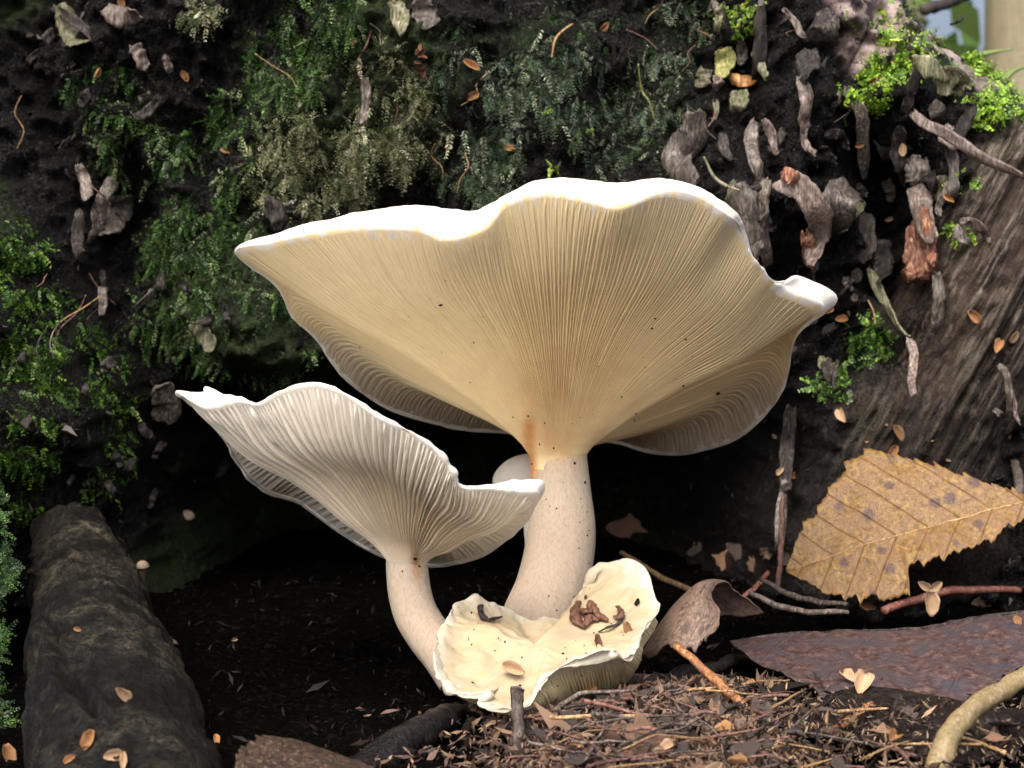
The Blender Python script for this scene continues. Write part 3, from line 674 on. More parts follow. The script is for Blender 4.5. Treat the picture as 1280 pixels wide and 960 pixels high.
def funnel(name, label, base, C, stem_r, R3, R2, crease, mids, nth, ngill, nshort, gh, gw, gcol, stain, top_drop, seed, hth=None):
    """R3 outer rim, R2 line where gills end, crease optional {idx:(px,py,D)}"""
    rng = np.random.default_rng(seed)
    root = tag(empty(name, base), label, 'mushroom')
    O = PL(R3); E = PL(R2); K = len(O)
    bandw = np.linalg.norm(O - E, axis=-1, keepdims=True); O = O + (O - CAM) / np.linalg.norm(O - CAM, axis=-1, keepdims=True) * bandw * 1.1
    Cw = P(*C); phi = np.arctan2(O[:, 1] - Cw[1], O[:, 0] - Cw[0])
    R0 = Cw + stem_r * np.stack([np.cos(phi), np.sin(phi), 0 * phi], -1)
    Es = E.copy()
    for _ in range(5): Es = .5 * Es + .25 * (np.roll(Es, 1, 0) + np.roll(Es, -1, 0))
    Rb = R0 + (Es - R0) * .80 + np.array((0, 0, -.002))
    for k, q in crease.items(): Rb[k] = P(*q)
    def mid(t, up): 
        m = R0 + (Rb - R0) * t; m[:, 2] = R0[:, 2] + (Rb[:, 2] - R0[:, 2]) * up; return m
    ms = [mid(t, u_) for t, u_ in mids]
    R00 = R0.copy(); R00[:, 2] -= stem_r * .5; R00 = Cw + (R00 - Cw) * np.array((.93, .93, 1))
    lip = (E + O) / 2 + nrm(CAM - O) * bandw * .12
    ctr = Cw + np.array((0, .004, top_drop))
    thick = np.array((0, 0, .0022))
    upv = nrm(np.array((0, .5, .85)))
    m_ = ms[-1]; half = .5 * (2 * Rb + (E - m_) * .5 + (2 * m_ - 5 * Rb + 4 * E - lip) * .25 + (3 * Rb - m_ - 3 * E + lip) * .125)
    T1 = half + upv * .0030; T2 = Rb + upv * .0055; T2b = mid(.55, .60) + upv * .007; T3 = ctr + (O - ctr) * .10; T3[:, 2] = ctr[2]
    rings = [R00, R0] + ms + [Rb, E, lip, O, T1, T2, T2b, T3]
    segs = [3, 6] + [12] * len(ms) + [10, 6, 6, 5, 8, 10, 10]
    segs = segs[:len(rings) - 1]
    S, ss = loft(rings, nth, segs)
    # small natural waviness of the margin
    N = grid_normals(S)
    ke = len(ms) + 3                       # ring index of E
    mrow = int(np.argmin(abs(ss - ke)))
    # orient normals of the underside outward (away from the flesh)
    midrow = int(np.argmin(abs(ss - 2.5)))
    if np.mean(N[midrow, :, 2]) > 0: N = -N; flip = True
    else: flip = False
    ths = np.arange(nth) / nth * 2 * math.pi
    wav = .00055 * fbm(np.cos(ths) * 7, np.sin(ths) * 7, seed, 3, seed)
    wt = np.exp(-((ss - ke - 1.2) / 1.2) ** 2)
    S = S + N * (wt[:, None] * wav[None])[..., None]
    shag = .42 * fbm(np.cos(ths) * 40, np.sin(ths) * 40, 0, 3, seed + 3)
    under = sstep(ke + .16, ke - .06, ss[:, None] + shag[None])
    c = gcol(sstep(1, ke, ss)[:, None] + 0 * S[..., 0], S)
    col = mixc(np.broadcast_to(WHITE, S.shape), c, under)
    col = stain(col, S)
    F = grid_faces(*S.shape[:2], True)
    cap = link('cap', mesh('cap', S, F if flip else F[:, ::-1], True, col.reshape(-1, 3)), MUSH, root)
    row0 = float(np.argmin(abs(ss - .9))); row1 = float(mrow) - .2
    def cf(t, pos): return stain(gcol(t, pos), pos)
    th = (np.arange(ngill) + rng.uniform(-.22, .22, ngill)) / ngill * nth
    gill_set(S, N, row0, row1, th, gh, gw, .0004, 'gill', GILL, root, cf, rng, hth=hth)
    th2 = th + nth / ngill * .5
    k = rng.random(ngill) < nshort
    if k.any():
        gill_set(S, N, row0, row1, th2[k], gh * .5, gw * .7, .0004, 'short_gills', GILL, root, cf, rng, short=rng.uniform(.35, .8, k.sum()), join=True, hth=hth)
    return root

# ---- the large mushroom
R3 = [(296,315,.490),(345,295,.478),(400,278,.466),(460,264,.456),(520,258,.448),(560,262,.444),(600,262,.440),(640,243,.437),(683,224,.435),(740,226,.434),(775,230,.435),(820,224,.437),(870,236,.441),(915,263,.447),(930,288,.455),(945,330,.462),(972,352,.470),(1000,348,.478),(1043,375,.490),(995,420,.505),(977,490,.530),(922,545,.552),(845,568,.565),(770,554,.575),(690,545,.58),(600,538,.58),(540,528,.572),(480,508,.560),(430,470,.545),(395,425,.530),(362,392,.518),(345,358,.505)]
R2 = [(303,321,.490),(350,308,.477),(400,297,.465),(460,288,.453),(520,289,.444),(556,301,.440),(606,288,.436),(635,258,.434),(683,246,.432),(735,254,.431),(775,262,.431),(825,246,.434),(868,253,.440),(905,276,.446),(920,288,.455),(935,322,.461),(958,352,.468),(972,368,.476),(1016,390,.488),(993,422,.504),(975,489,.5285),(920,543,.5505),(845,565,.5635),(770,551,.5735),(690,542,.5785),(600,535,.5785),(540,525,.5705),(480,505,.5585),(432,468,.5435),(397,424,.5285),(364,391,.517),(348,357,.504)]
crease = {19:(968,412,.500),20:(950,458,.520),21:(900,508,.540),22:(838,536,.553),23:(770,545,.560),24:(690,535,.565),25:(615,515,.562),26:(560,500,.556),27:(505,482,.545),28:(458,450,.533),29:(420,412,.521),30:(385,382,.510),31:(365,352,.500)}
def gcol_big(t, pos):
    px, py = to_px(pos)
    back = sstep(.515, .535, pos[..., 1] - CAM[1])  # greys the gills of the far fringe, painting its shade into the colour
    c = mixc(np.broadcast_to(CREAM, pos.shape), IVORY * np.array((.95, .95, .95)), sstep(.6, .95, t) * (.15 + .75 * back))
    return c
def stain_big(c, pos):
    px, py = to_px(pos); nz = fbm(px / 18, py / 40, 0, 3, 5)
    s = np.exp(-((px - 661) / 10) ** 2) * sstep(515, 540, py + 8 * nz) * sstep(640, 575, py) * (.95 + .3 * nz)
    s = np.maximum(s, .38 * np.exp(-((px - 697) / 75) ** 2 - ((py - 550) / 26) ** 2) * (.8 + .6 * nz))
    s = np.maximum(s, .20 * np.exp(-((px - 720) / 130) ** 2 - ((py - 490) / 60) ** 2) * (.8 + .8 * nz))
    return mixc(c, ORANGE, np.clip(s, 0, .85))
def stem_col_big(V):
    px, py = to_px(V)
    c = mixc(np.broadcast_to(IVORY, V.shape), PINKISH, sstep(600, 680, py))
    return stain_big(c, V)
C_BIG = (697, 566, .512)
big = funnel('mushroom', 'large funnel-shaped cream mushroom with white rolled rim and thick stem', P(668, 800, .503), C_BIG, .0080, R3, R2, crease,
             [(.10, .16), (.32, .42), (.62, .70)], 960, 224, .95, .00085, .92, gcol_big, stain_big, .016, 3, lambda f: (.16 if .57 < f < .97 else .20) + .42 * math.exp(-((f - .26) / .075) ** 2))
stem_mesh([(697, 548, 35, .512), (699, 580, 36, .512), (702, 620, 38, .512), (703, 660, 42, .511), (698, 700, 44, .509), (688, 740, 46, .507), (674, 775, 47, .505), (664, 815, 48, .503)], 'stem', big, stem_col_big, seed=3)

# ---- the smaller leaning mushroom
S3 = [(222,491,.465),(258,490,.452),(300,497,.443),(325,504,.438),(352,489,.433),(395,480,.428),(432,492,.425),(475,520,.424),(515,539,.425),(548,563,.428),(567,587,.431),(578,606,.435),(612,606,.441),(645,600,.449),(678,604,.456),(668,635,.466),(646,662,.475),(607,693,.485),(563,706,.49),(535,707,.505),(478,696,.520),(425,666,.525),(374,629,.530),(331,614,.526),(299,582,.512),(280,550,.492),(250,516,.475)]
S2 = [(233,499,.464),(256,513,.450),(298,505,.442),(325,509,.437),(352,494,.432),(395,485,.427),(432,497,.424),(475,525,.423),(514,544,.424),(546,568,.427),(564,592,.430),(577,611,.434),(612,613,.439),(640,617,.445),(666,622,.454),(664,635,.464),(644,660,.473),(606,690,.483),(563,703,.488),(536,703,.503),(479,693,.518),(427,663,.523),(376,626,.528),(333,611,.524),(302,579,.510),(283,547,.490),(252,514,.473)]
screase = {15:(640,632,.458),16:(612,650,.463),17:(580,672,.470),18:(552,684,.476),19:(532,690,.482),20:(490,678,.490),21:(452,652,.490),22:(404,616,.486),23:(368,588,.482),24:(336,566,.476),25:(300,536,.470),26:(264,512,.465)}
SG = np.array((.93, .88, .78))
def gcol_small(t, pos): return mixc(np.broadcast_to(SG * np.array((1, .95, .88)), pos.shape), np.array((.91, .87, .78)), sstep(.35, 1.0, t))
def stain_small(c, pos):
    px, py = to_px(pos); nz = fbm(px / 10, py / 30, 0, 3, 7)
    s = np.exp(-((px - 520) / 6) ** 2) * sstep(680, 694, py) * sstep(735, 705, py + 9 * nz) * .7
    return mixc(c, np.array((.45, .22, .07)), np.clip(s, 0, .8))
small = funnel('mushroom', 'smaller white mushroom with wavy tilted cap, distinct gills and thin curved stem', P(566, 830, .463), (510, 702, .472), .0050, S3, S2, screase,
               [(.14, .22), (.40, .52), (.68, .78)], 840, 88, .95, .0016, .56, gcol_small, stain_small, .012, 5, lambda f: .10 if .60 < f < .985 else 1.0)
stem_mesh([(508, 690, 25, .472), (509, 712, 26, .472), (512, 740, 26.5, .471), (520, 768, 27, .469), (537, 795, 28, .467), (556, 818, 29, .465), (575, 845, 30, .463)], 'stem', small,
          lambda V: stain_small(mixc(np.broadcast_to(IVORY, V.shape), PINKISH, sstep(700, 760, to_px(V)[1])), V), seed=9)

# ---- the low upturned cap in front
RF = [(547,796,.449),(556,772,.453),(572,753,.460),(592,750,.463),(612,758,.465),(640,768,.468),(668,777,.470),(700,775,.472),(722,756,.474),(734,728,.478),(758,705,.480),(788,700,.478),(812,718,.473),(819,745,.466),(825,762,.460),(806,788,.450),(795,816,.440),(784,824,.436),(765,819,.434),(735,826,.431),(700,836,.428),(678,854,.425),(660,882,.420),(618,888,.418),(598,879,.420),(611,868,.424),(585,871,.424),(560,862,.427),(545,838,.432),(543,812,.437)]
def low_cap():
    root = tag(empty('mushroom', P(670, 890, .452)), 'small cream cap lying low in the litter, dished, torn and strewn with brown bits', 'mushroom')
    O = PL(RF); K = len(O); Cc = P(668, 806, .447)
    dirv = O - Cc
    flat = np.array((0, 0, -.0015))
    T00 = Cc + dirv * .003; T0 = Cc + dirv * .12; T1 = Cc + dirv * .38 + np.array((0, .0012, -.0012)); T2 = Cc + dirv * .72 + np.array((0, .0015, -.0016)); T3 = Cc + dirv * .93 + np.array((0, .0006, -.0002))
    for k in (9, 10, 11, 12, 13, 14): T2[k] = T2[k] + np.array((0, .004, 0)); T1[k] += np.array((0, .003, 0))
    # fold: the upper lobe lies over the left one
    for k, dz in ((29, -.0016), (28, -.001), (0, .0024), (1, .0014)):
        for T in (T1, T2, T3): T[k] = T[k] + np.array((0, 0, dz))
    stemc = P(676, 900, .455)
    U1 = O + nrm(np.array((0, .3, -1.0)))[None] * .0010 + (Cc - O) * .05
    U2 = Cc + (O - Cc) * .90 + np.array((0, .001, -.006)); U3 = stemc + (O - stemc) * .35; U4 = stemc + (O - stemc) * .10
    for k in list(range(0, 14)) + list(range(22, 30)): U2[k] = Cc + (O[k] - Cc) * .74 + np.array((0, .002, -.0055))
    for k, q in {14:(810,784,.462),15:(796,808,.455),16:(790,830,.450),17:(782,845,.449),18:(764,857,.449),19:(735,867,.446),20:(706,874,.441),21:(686,879,.434)}.items(): U2[k] = P(*q)
    for k, q in {14:(775,820,.462),15:(772,840,.460),16:(768,852,.459),17:(756,862,.458),18:(744,870,.457),19:(724,880,.455),20:(704,888,.452),21:(690,892,.449)}.items(): U3[k] = P(*q)
    S, ss = loft([T00, T0, T1, T2, T3, O, U1, U2, U3, U4], 600, [4, 5, 10, 10, 8, 5, 8, 8, 4]); ss = ss - 1
    N = grid_normals(S)
    if np.mean(N[10, :, 2]) < 0: N = -N; flip = True
    else: flip = False
    ths = np.arange(600) / 600 * 2 * math.pi
    x, y, z = S[..., 0], S[..., 1], S[..., 2]
    wr = .0008 * sstep(.8, 3, ss)[:, None] * fbm(np.cos(ths)[None] * 5 + 0 * ss[:, None], np.sin(ths)[None] * 5 + 0 * ss[:, None], ss[:, None] * .5, 3, 5) + .0011 * fbm(x * 140, y * 140, z * 140, 4, 8)
    wt = sstep(0, 1, ss) * sstep(6.5, 5, ss)
    S = S + N * (wr * wt[:, None])[..., None]
    nz = fbm(x * 180, y * 180, z * 180, 3, 3)
    c = mixc(np.broadcast_to(np.array((.44, .38, .265)), S.shape), WHITE * np.array((.66, .635, .56)), sstep(2.2, 4.0, ss)[:, None] + 0 * x)
    c = mixc(c, np.array((.58, .44, .26)), np.clip(.45 * sstep(2.6, .6, ss)[:, None] * (.55 + 1.1 * nz), 0, .7))
    streak = sstep(.25, .55, fbm(np.cos(ths)[None] * 26 + 0 * x, np.sin(ths)[None] * 26 + 0 * x, ss[:, None] * 1.6, 2, 12)) * sstep(.8, 1.6, ss)[:, None] * sstep(3.4, 2.6, ss)[:, None]
    c = mixc(c, np.array((.50, .36, .2)), .45 * streak)
    c = mixc(c, np.array((.60, .52, .34)), sstep(5.0, 5.6, ss)[:, None] + 0 * x)
    F = grid_faces(*S.shape[:2], True)
    link('cap', mesh('cap', S, F[:, ::-1] if flip else F, True, c.reshape(-1, 3)), MUSH, root)
    r1 = float(np.argmin(abs(ss - 5.15))); r0 = float(np.argmin(abs(ss - 7.4)))
    rng = np.random.default_rng(4)
    lo, hi = 13.2 / K * 600, 22.4 / K * 600
    th = np.linspace(lo, hi, 74) + rng.uniform(-.5, .5, 74)
    def gs():
        t = np.linspace(0, 1, 14)
        for k, q in enumerate(th):
            row = r0 + (r1 - r0) * t; qq = q + 1.2 * noise(t * 3, k * .4, 0, 4)
            cpt = samp(S, row, qq); nn = nrm(samp(N, row, qq)); side = nrm(samp(S, row, qq + 1) - samp(S, row, qq - 1))
            h = .0012 * sstep(0, .2, t) * sstep(1, .8, t) * (.8 + .4 * rng.random()) + .00003
            wd = .00016
            sec = np.stack([cpt - nn * .0003 - side * wd, cpt + nn * h[:, None] - side * wd * .35, cpt + nn * h[:, None] + side * wd * .35, cpt - nn * .0003 + side * wd], 1)
            link('gill', mesh('gill', sec, grid_faces(14, 4), True, np.tile((.74, .66, .45), (56, 1))), GILL, root)
    # underside faces away from the top: flip the normals used for the blades
    gs()
    stem_mesh([(690, 872, 30, .462), (684, 895, 26, .458), (676, 930, 24, .455)], 'stem', root, lambda V: np.broadcast_to(IVORY, V.shape), seed=13, n=20, s=32)
low_cap()

# ---- the pale cap half hidden behind the thick stem
def dome_mushroom(label, c, rpx, D, stem_to, tilt=.3, flat=.55, colr=(.72, .69, .63), stemr=.35, seed=0):
    root = tag(empty('mushroom', P(stem_to[0], stem_to[1], stem_to[2])), label, 'mushroom')
    C = P(c[0], c[1], D); r = rpx / FPX * D
    prof = [(.03, 1), (.35, .93), (.7, .68), (.93, .30), (1.0, .02), (.94, -.10), (.75, .02), (.3, .12)]
    th = np.arange(60) / 60 * 2 * math.pi
    rings = [np.stack([np.cos(th) * a * (1 + .05 * np.sin(3 * th + seed)), np.sin(th) * a, 0 * th + b_ * flat], -1) * r for a, b_ in prof]
    S, ss = loft(rings, 90, [4] * 7)
    ct, st = math.cos(tilt), math.sin(tilt)
    S = np.stack([S[..., 0], S[..., 1] * ct + S[..., 2] * st, -S[..., 1] * st + S[..., 2] * ct], -1) + C
    col = np.broadcast_to(np.array(colr), S.shape).reshape(-1, 3)
    link('cap', mesh('cap', S, grid_faces(*S.shape[:2], True), True, col), MUSH, root)
    V, q, t = tube_arrays(cat_rom(np.stack([C + np.array((0, 0, r * flat * .2)), (C + P(*stem_to)) / 2 + np.array((r * .1, 0, 0)), P(*stem_to)]), 12), r * stemr, 14)
    link('stem', mesh_mixed('stem', V, q, t, True, np.tile(np.array(colr) * .92, (len(V), 1))), STEM, root)
    return root
dome_mushroom('pale grey-white cap peeping out behind the thick stem of the large mushroom', (664, 606), 48, .545, (672, 760, .545), -.5, .75)
def wall_button(label, px, py, r, colr, seed):
    q, D = onwall(np.array([px]), np.array([py])); D = float(D[0])
    dome_mushroom(label, (px, py), r, D - .004, (px + 2, py + r * .9, D + .004), -.3, .95, colr, .55, seed)
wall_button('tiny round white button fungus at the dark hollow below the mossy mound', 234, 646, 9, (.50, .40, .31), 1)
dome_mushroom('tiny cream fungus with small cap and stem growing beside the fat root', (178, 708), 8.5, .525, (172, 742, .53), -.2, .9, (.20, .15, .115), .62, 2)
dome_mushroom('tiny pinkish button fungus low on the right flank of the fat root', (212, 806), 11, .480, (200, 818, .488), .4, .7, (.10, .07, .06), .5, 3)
# ---- black specks of soil on the caps
spx = [(551,381,.462),(450,434,.485),(592,428,.478),(588,478,.492),(660,520,.5),(641,521,.499),(748,458,.485),(806,459,.487),(845,474,.493),(854,482,.495),(897,491,.503),(742,518,.497),(795,517,.505),(793,525,.506),(777,496,.5),(819,398,.472),(857,424,.482),(815,410,.474),(674,555,.503),(692,560,.5025),(718,579,.5035),(704,603,.5035),(731,603,.504),(734,640,.5035),(686,745,.4985),(665,580,.5045),(641,548,.505)]
V_, F_, o_ = [], [], 0
bm = bmesh.new(); bmesh.ops.create_icosphere(bm, subdivisions=1, radius=1); bm.verts.ensure_lookup_table()
iv = np.array([v.co for v in bm.verts]); itf = np.array([[v.index for v in f.verts] for f in bm.faces]); bm.free()
bpy.context.view_layer.update()
DG = bpy.context.evaluated_depsgraph_get()
def hit(px, py):
    o = Vector(CAM); d = (Vector(P(px, py, 1.0)) - o).normalized()
    ok, loc, n, _, ob, _ = sc.ray_cast(DG, o, d)
    if not ok: return None
    n = n if n.dot(d) < 0 else -n
    return np.array(loc), np.array(n), ob
specks = [(x, y, random.uniform(1.1, 1.9)) for x, y, _ in spx] + [(897, 491, 3.6), (551, 381, 2.2), (519, 698, 2.2), (524, 708, 1.8), (503, 714, 1.6)]
for _ in range(46): specks.append((random.uniform(560, 810), random.uniform(760, 870), random.uniform(.7, 1.6)))
for _ in range(24): specks.append((random.uniform(675, 738), random.uniform(600, 760), random.uniform(.6, 1.2)))
for _ in range(20): specks.append((random.uniform(480, 900), random.uniform(350, 540), random.uniform(.5, 1.0)))
for x, y, s in specks:
    h = hit(x, y)
    if h is None or h[2].parent is None or not h[2].parent.name.startswith('mushroom'): continue
    r = s / FPX * .47
    V_.append(iv * r * RNG.uniform(.5, 1.4, 3) + h[0] + h[1] * r * .3); F_.append(itf + o_); o_ += len(iv)
tag(link('soil_specks', mesh('soil_specks', np.concatenate(V_), np.concatenate(F_), False), SPECK), 'tiny black specks of soil on the pale caps and stems', 'soil', kind='stuff')

# ================================================================== BITS: scales, curls, catkin
def scale_mesh(seed, L=1.0, W=.6, cup=.35, n=9, m=7):
    rg = np.random.default_rng(seed)
    t = np.linspace(0, 1, n)[:, None]; s = np.linspace(-1, 1, m)[None]
    tear = .8 if seed >= 20 else .15
    w = W * .5 * np.sin(np.pi * (t * .86 + .10)) ** (.35 if seed >= 20 else .8) * (1 + tear * noise(t * 5, s * 1.2 + 5, seed, seed))
    x = w * s; y = (t - .5) * L * (1 + (.35 * noise(s * 2.2, seed, 2, seed) if seed >= 20 else 0)) + 0 * s; z = cup * (s ** 2) * w + .3 * cup * L * (t - .5) ** 2 + .04 * noise(t * 4, s * 2, seed, seed)
    V = np.stack([x + 0 * y, y, z], -1)
    top = V + np.array((0, 0, .03)); loop = np.concatenate([top, V[:, ::-1]], 1)
    k = 2 * m; j = np.arange(m - 1); e0 = np.stack([j, k - 1 - j, k - 2 - j, j + 1], -1)
    return loop.reshape(-1, 3), np.vstack([grid_faces(n, k, True), e0, (n - 1) * k + e0[:, ::-1]])
SCM = [mesh('bud_scale', *scale_mesh(i, 1, random.uniform(.38, .62), random.uniform(1.0, 2.0))) for i in range(6)]
def frame(n, spin):
    n = np.asarray(n, float); n = n / np.linalg.norm(n); a = np.cross(n, (0.0, 0, 1)) if abs(n[2]) < .9 else np.cross(n, (1.0, 0, 0))
    a /= np.linalg.norm(a); b_ = np.cross(n, a); x = a * math.cos(spin) + b_ * math.sin(spin); y = np.cross(n, x)
    from mathutils import Matrix
    return Matrix((x, y, n)).transposed()
_mcopy = {}
def put(name, me, mat, loc, n, spin, size, label, cat, group=None):
    key = (me.name, mat.name)
    if key not in _mcopy:
        c = me.copy(); c.materials.clear(); c.materials.append(mat); _mcopy[key] = c
    o = bpy.data.objects.new(name, _mcopy[key]); COL.objects.link(o)
    M = frame(n, spin).to_4x4(); M.translation = Vector(loc); o.matrix_world = M; o.scale = (size, size, size)
    return tag(o, label, cat, group)
def on(px, py, sizepx, mat, label, group=None, name='bud_scale', spin=None, cat='bud scale', lift=.2, me=None, up=None):
    h = hit(px, py)
    if h is None: return
    s = sizepx / FPX * np.linalg.norm(h[0] - CAM)
    view = (CAM - h[0]) / np.linalg.norm(CAM - h[0])
    n = up if up is not None else h[1] * .3 + view * .8 + RNG.normal(size=3) * .25
    return put(name, me or random.choice(SCM), mat, h[0] + view * s * lift, n, spin if spin is not None else random.uniform(0, 6.3), s, label, cat, group)
for (x, y, s), ph in zip( [(590,83,24),(590,120,18),(637,187,15),(755,32,14),(283,187,15),(230,95,16),(155,5,16),(120,90,14),(440,52,10)], ['larger orange-brown bud scale in the moss right of the reddish catkin', 'orange-brown bud scale right under the larger one beside the catkin', 'roundish orange bud scale at the lower tip of the hanging moss above the cap', 'small orange bud scale above the yellowish dangling rootlet', 'orange bud scale at the edge where pale moss meets dark moss', 'bud scale in the black recess right of the pinkish bark flakes', 'bud scale on the pinkish bark flake beside the mossy bark plate', 'dim bud scale below the mossy bark plate', 'tiny bud scale in the moss left of the reddish catkin']):
    on(x, y, s, SCALE, ph, 'bud scales caught in the moss')
for (x, y, s), ph in zip( [(1217,395,20),(1055,521,22),(1121,542,22),(1116,566,20),(1052,399,16),(1036,388,12),(1187,247,16),(1128,188,16),(1075,180,12),(1266,420,16),(1248,435,20),(1112,272,12),(992,596,12),(1092,100,12),(900,60,8)], ['squarish orange bud scale on the bare brown wood', 'orange bud scale lying flat between moss tuft and yellow leaf', 'orange bud scale just above the top corner of the yellow leaf', 'bud scale touching the top corner of the yellow leaf', 'bud scale beside the pointed right tip of the large cap', 'small bud scale under the pointed right tip of the large cap', 'bud scale at the lower end of the thin hanging bark strip', 'bud scale in the dark gap beside the long pinkish strip', 'bud scale behind the narrow hanging bark strip', 'bud scale in the dark knot at the edge of the bare wood', 'larger bud scale in the dark knot at the edge of the bare wood', 'bud scale in the black cleft left of the red rotten wood', 'bud scale stuck to the upright dark strip in the hollow', 'bud scale between the two bright moss tufts', 'bud scale on the green bark plate']):
    on(x, y, s, random.choice([SCALE, SCALE, SCALE_P]), ph, 'bud scales on the bare wood')
for (x, y, s), ph in zip( [(152,868,24),(97,787,10),(110,928,18),(112,925,26),(142,945,24),(155,952,22),(88,950,16),(10,945,28),(270,925,14),(315,945,18)], ['bright yellow-brown bud scale on the smooth face of the fat root', 'small pale bud scale below the crack of the fat root', 'bud scale at the foot of the fat root above the tan split twig', 'larger bud scale at the foot of the fat root', 'bud scale under the middle of the tan split twig', 'bud scale next to the end of the tan split twig', 'bud scale under the left end of the tan split twig', 'big bud scale below the green moss fringe', 'pale bud scale between fat root and thin black root', 'bud scale on the mottled brown leaf']):
    on(x, y, s, random.choice([SCALE, SCALE_P]), ph, 'bud scales around the fat root')
def husk(px, r, mat, label, group=None, name='husk', off=.0012, seed=1, flat=.55):
    pts = []
    for x, y, up in px:
        h = hit(x, y); pts.append(h[0] + (CAM - h[0]) / np.linalg.norm(CAM - h[0]) * (off + up))
    pts = cat_rom(np.array(pts), 18); t = np.linspace(0, 1, 18)
    rr = r / FPX * .455 * np.sin(np.pi * (.14 + .74 * t)) ** .6 * (1 + .25 * noise(t * 6, seed, 0, seed))
    V, q, tr = tube_arrays(pts, rr, 9, rough=.35, seed=seed, flat=flat)
    return tag(link(name, mesh_mixed(name, V, q, tr), mat), label, 'husk', group)
for k, q in enumerate([[(724,752,0),(719,764,.001),(722,778,0),(732,784,0)], [(738,752,.001),(742,762,.002),(751,770,.001),(760,776,0)], [(726,762,.001),(736,764,.002),(742,756,.002)], [(732,782,0),(738,772,.001),(748,776,0)]]):
    husk(q, 6.5, SCALE_B, 'brown curled husk in the heap filling the hollow of the low cap', 'brown husks in the low cap', seed=k + 1)
husk([(772,758,.001),(776,764,.002),(774,772,.001),(768,770,0)], 5, SCALE_B, 'small ring-shaped brown husk on the wall of the raised lobe', seed=8)
husk([(601,757,0),(602,768,.001),(610,774,.002),(626,771,0)], 5, BK_DARK, 'dark hooked husk on the folded back lobe of the low cap', seed=9)
husk([(748,790,0),(760,784,.001),(772,780,.001),(780,770,0)], 3.2, BK_DARK, 'thin black curved husk leaning in the raised lobe', seed=10)
on(748, 804, 22, SCALE_B, 'reddish brown scale at the centre of the low cap', spin=.2)
on(641, 838, 30, SCALE_P, 'tan crumpled scale on the left half of the low cap', name='crumpled_scale', spin=1.2)
on(786, 786, 18, SCALE, 'orange scale beside the upturned right rim of the low cap', spin=.5)
on(796, 752, 10, SPECK, 'small black flake on the raised right lobe of the low cap', name='black_flake', cat='flake')
on(733, 748, 9, SCALE_B, 'tiny round brown scale on the rim touching the thick stem', spin=.1)
# reddish catkin scrap on the moss
root = tag(empty('catkin', hit(527, 90)[0]), 'reddish broken catkin hanging in the moss above the large cap', 'catkin')
for k in range(11):
    h = hit(527 + 4 * math.sin(k * 2.1), 62 + k * 3.3)
    o = put('scale', SCM[k % 6], BK_RED, h[0] + np.array((0, -.004, 0)), RNG.normal(size=3) * .6 + np.array((0, -1, 0)), random.uniform(0, 6), 9 / FPX * .58, None, None)
    o.parent = root; o.matrix_parent_inverse = root.matrix_world.inverted()
# pale dried stalk (moss shoot) and fibres hanging on the stump
def stalk(px, off, r, mat, label, cat, name, group=None, n=24):
    q = np.array(px, float); pts, D = onwall(q[:, 0], q[:, 1], off)
    D = np.minimum(D, np.median(D)); pts = P(q[:, 0], q[:, 1], D - off)
    return tag(tube(name, pts, r, mat, n=n, sides=6), label, cat, group)
stalk([(690,72),(694,50),(704,38),(716,30)], .010, [.0003,.0004,.0004,.0003], TWIG_TAN, 'thin tan curved fibre looping over the moss', 'fibre', 'plant_fibre')
stalk([(818,150),(812,128),(802,112),(798,80)], .012, [.0002,.0003,.0003,.0003], BK_GREEN, 'yellowish dangling rootlet with a hooked end on the moss', 'rootlet', 'rootlet')
stalk([(880,196),(892,220),(908,232),(924,238)], .014, [.0003,.0005,.0005,.0004], BK_LICH, 'pale green dried moss shoot beside the hanging bark strips', 'shoot', 'moss_shoot')
stalk([(1085,375),(1092,390),(1094,405)], .008, [.0003,.0003,.0002], TWIG_TAN, 'short tan fibre above the small moss tuft', 'fibre', 'plant_fibre')

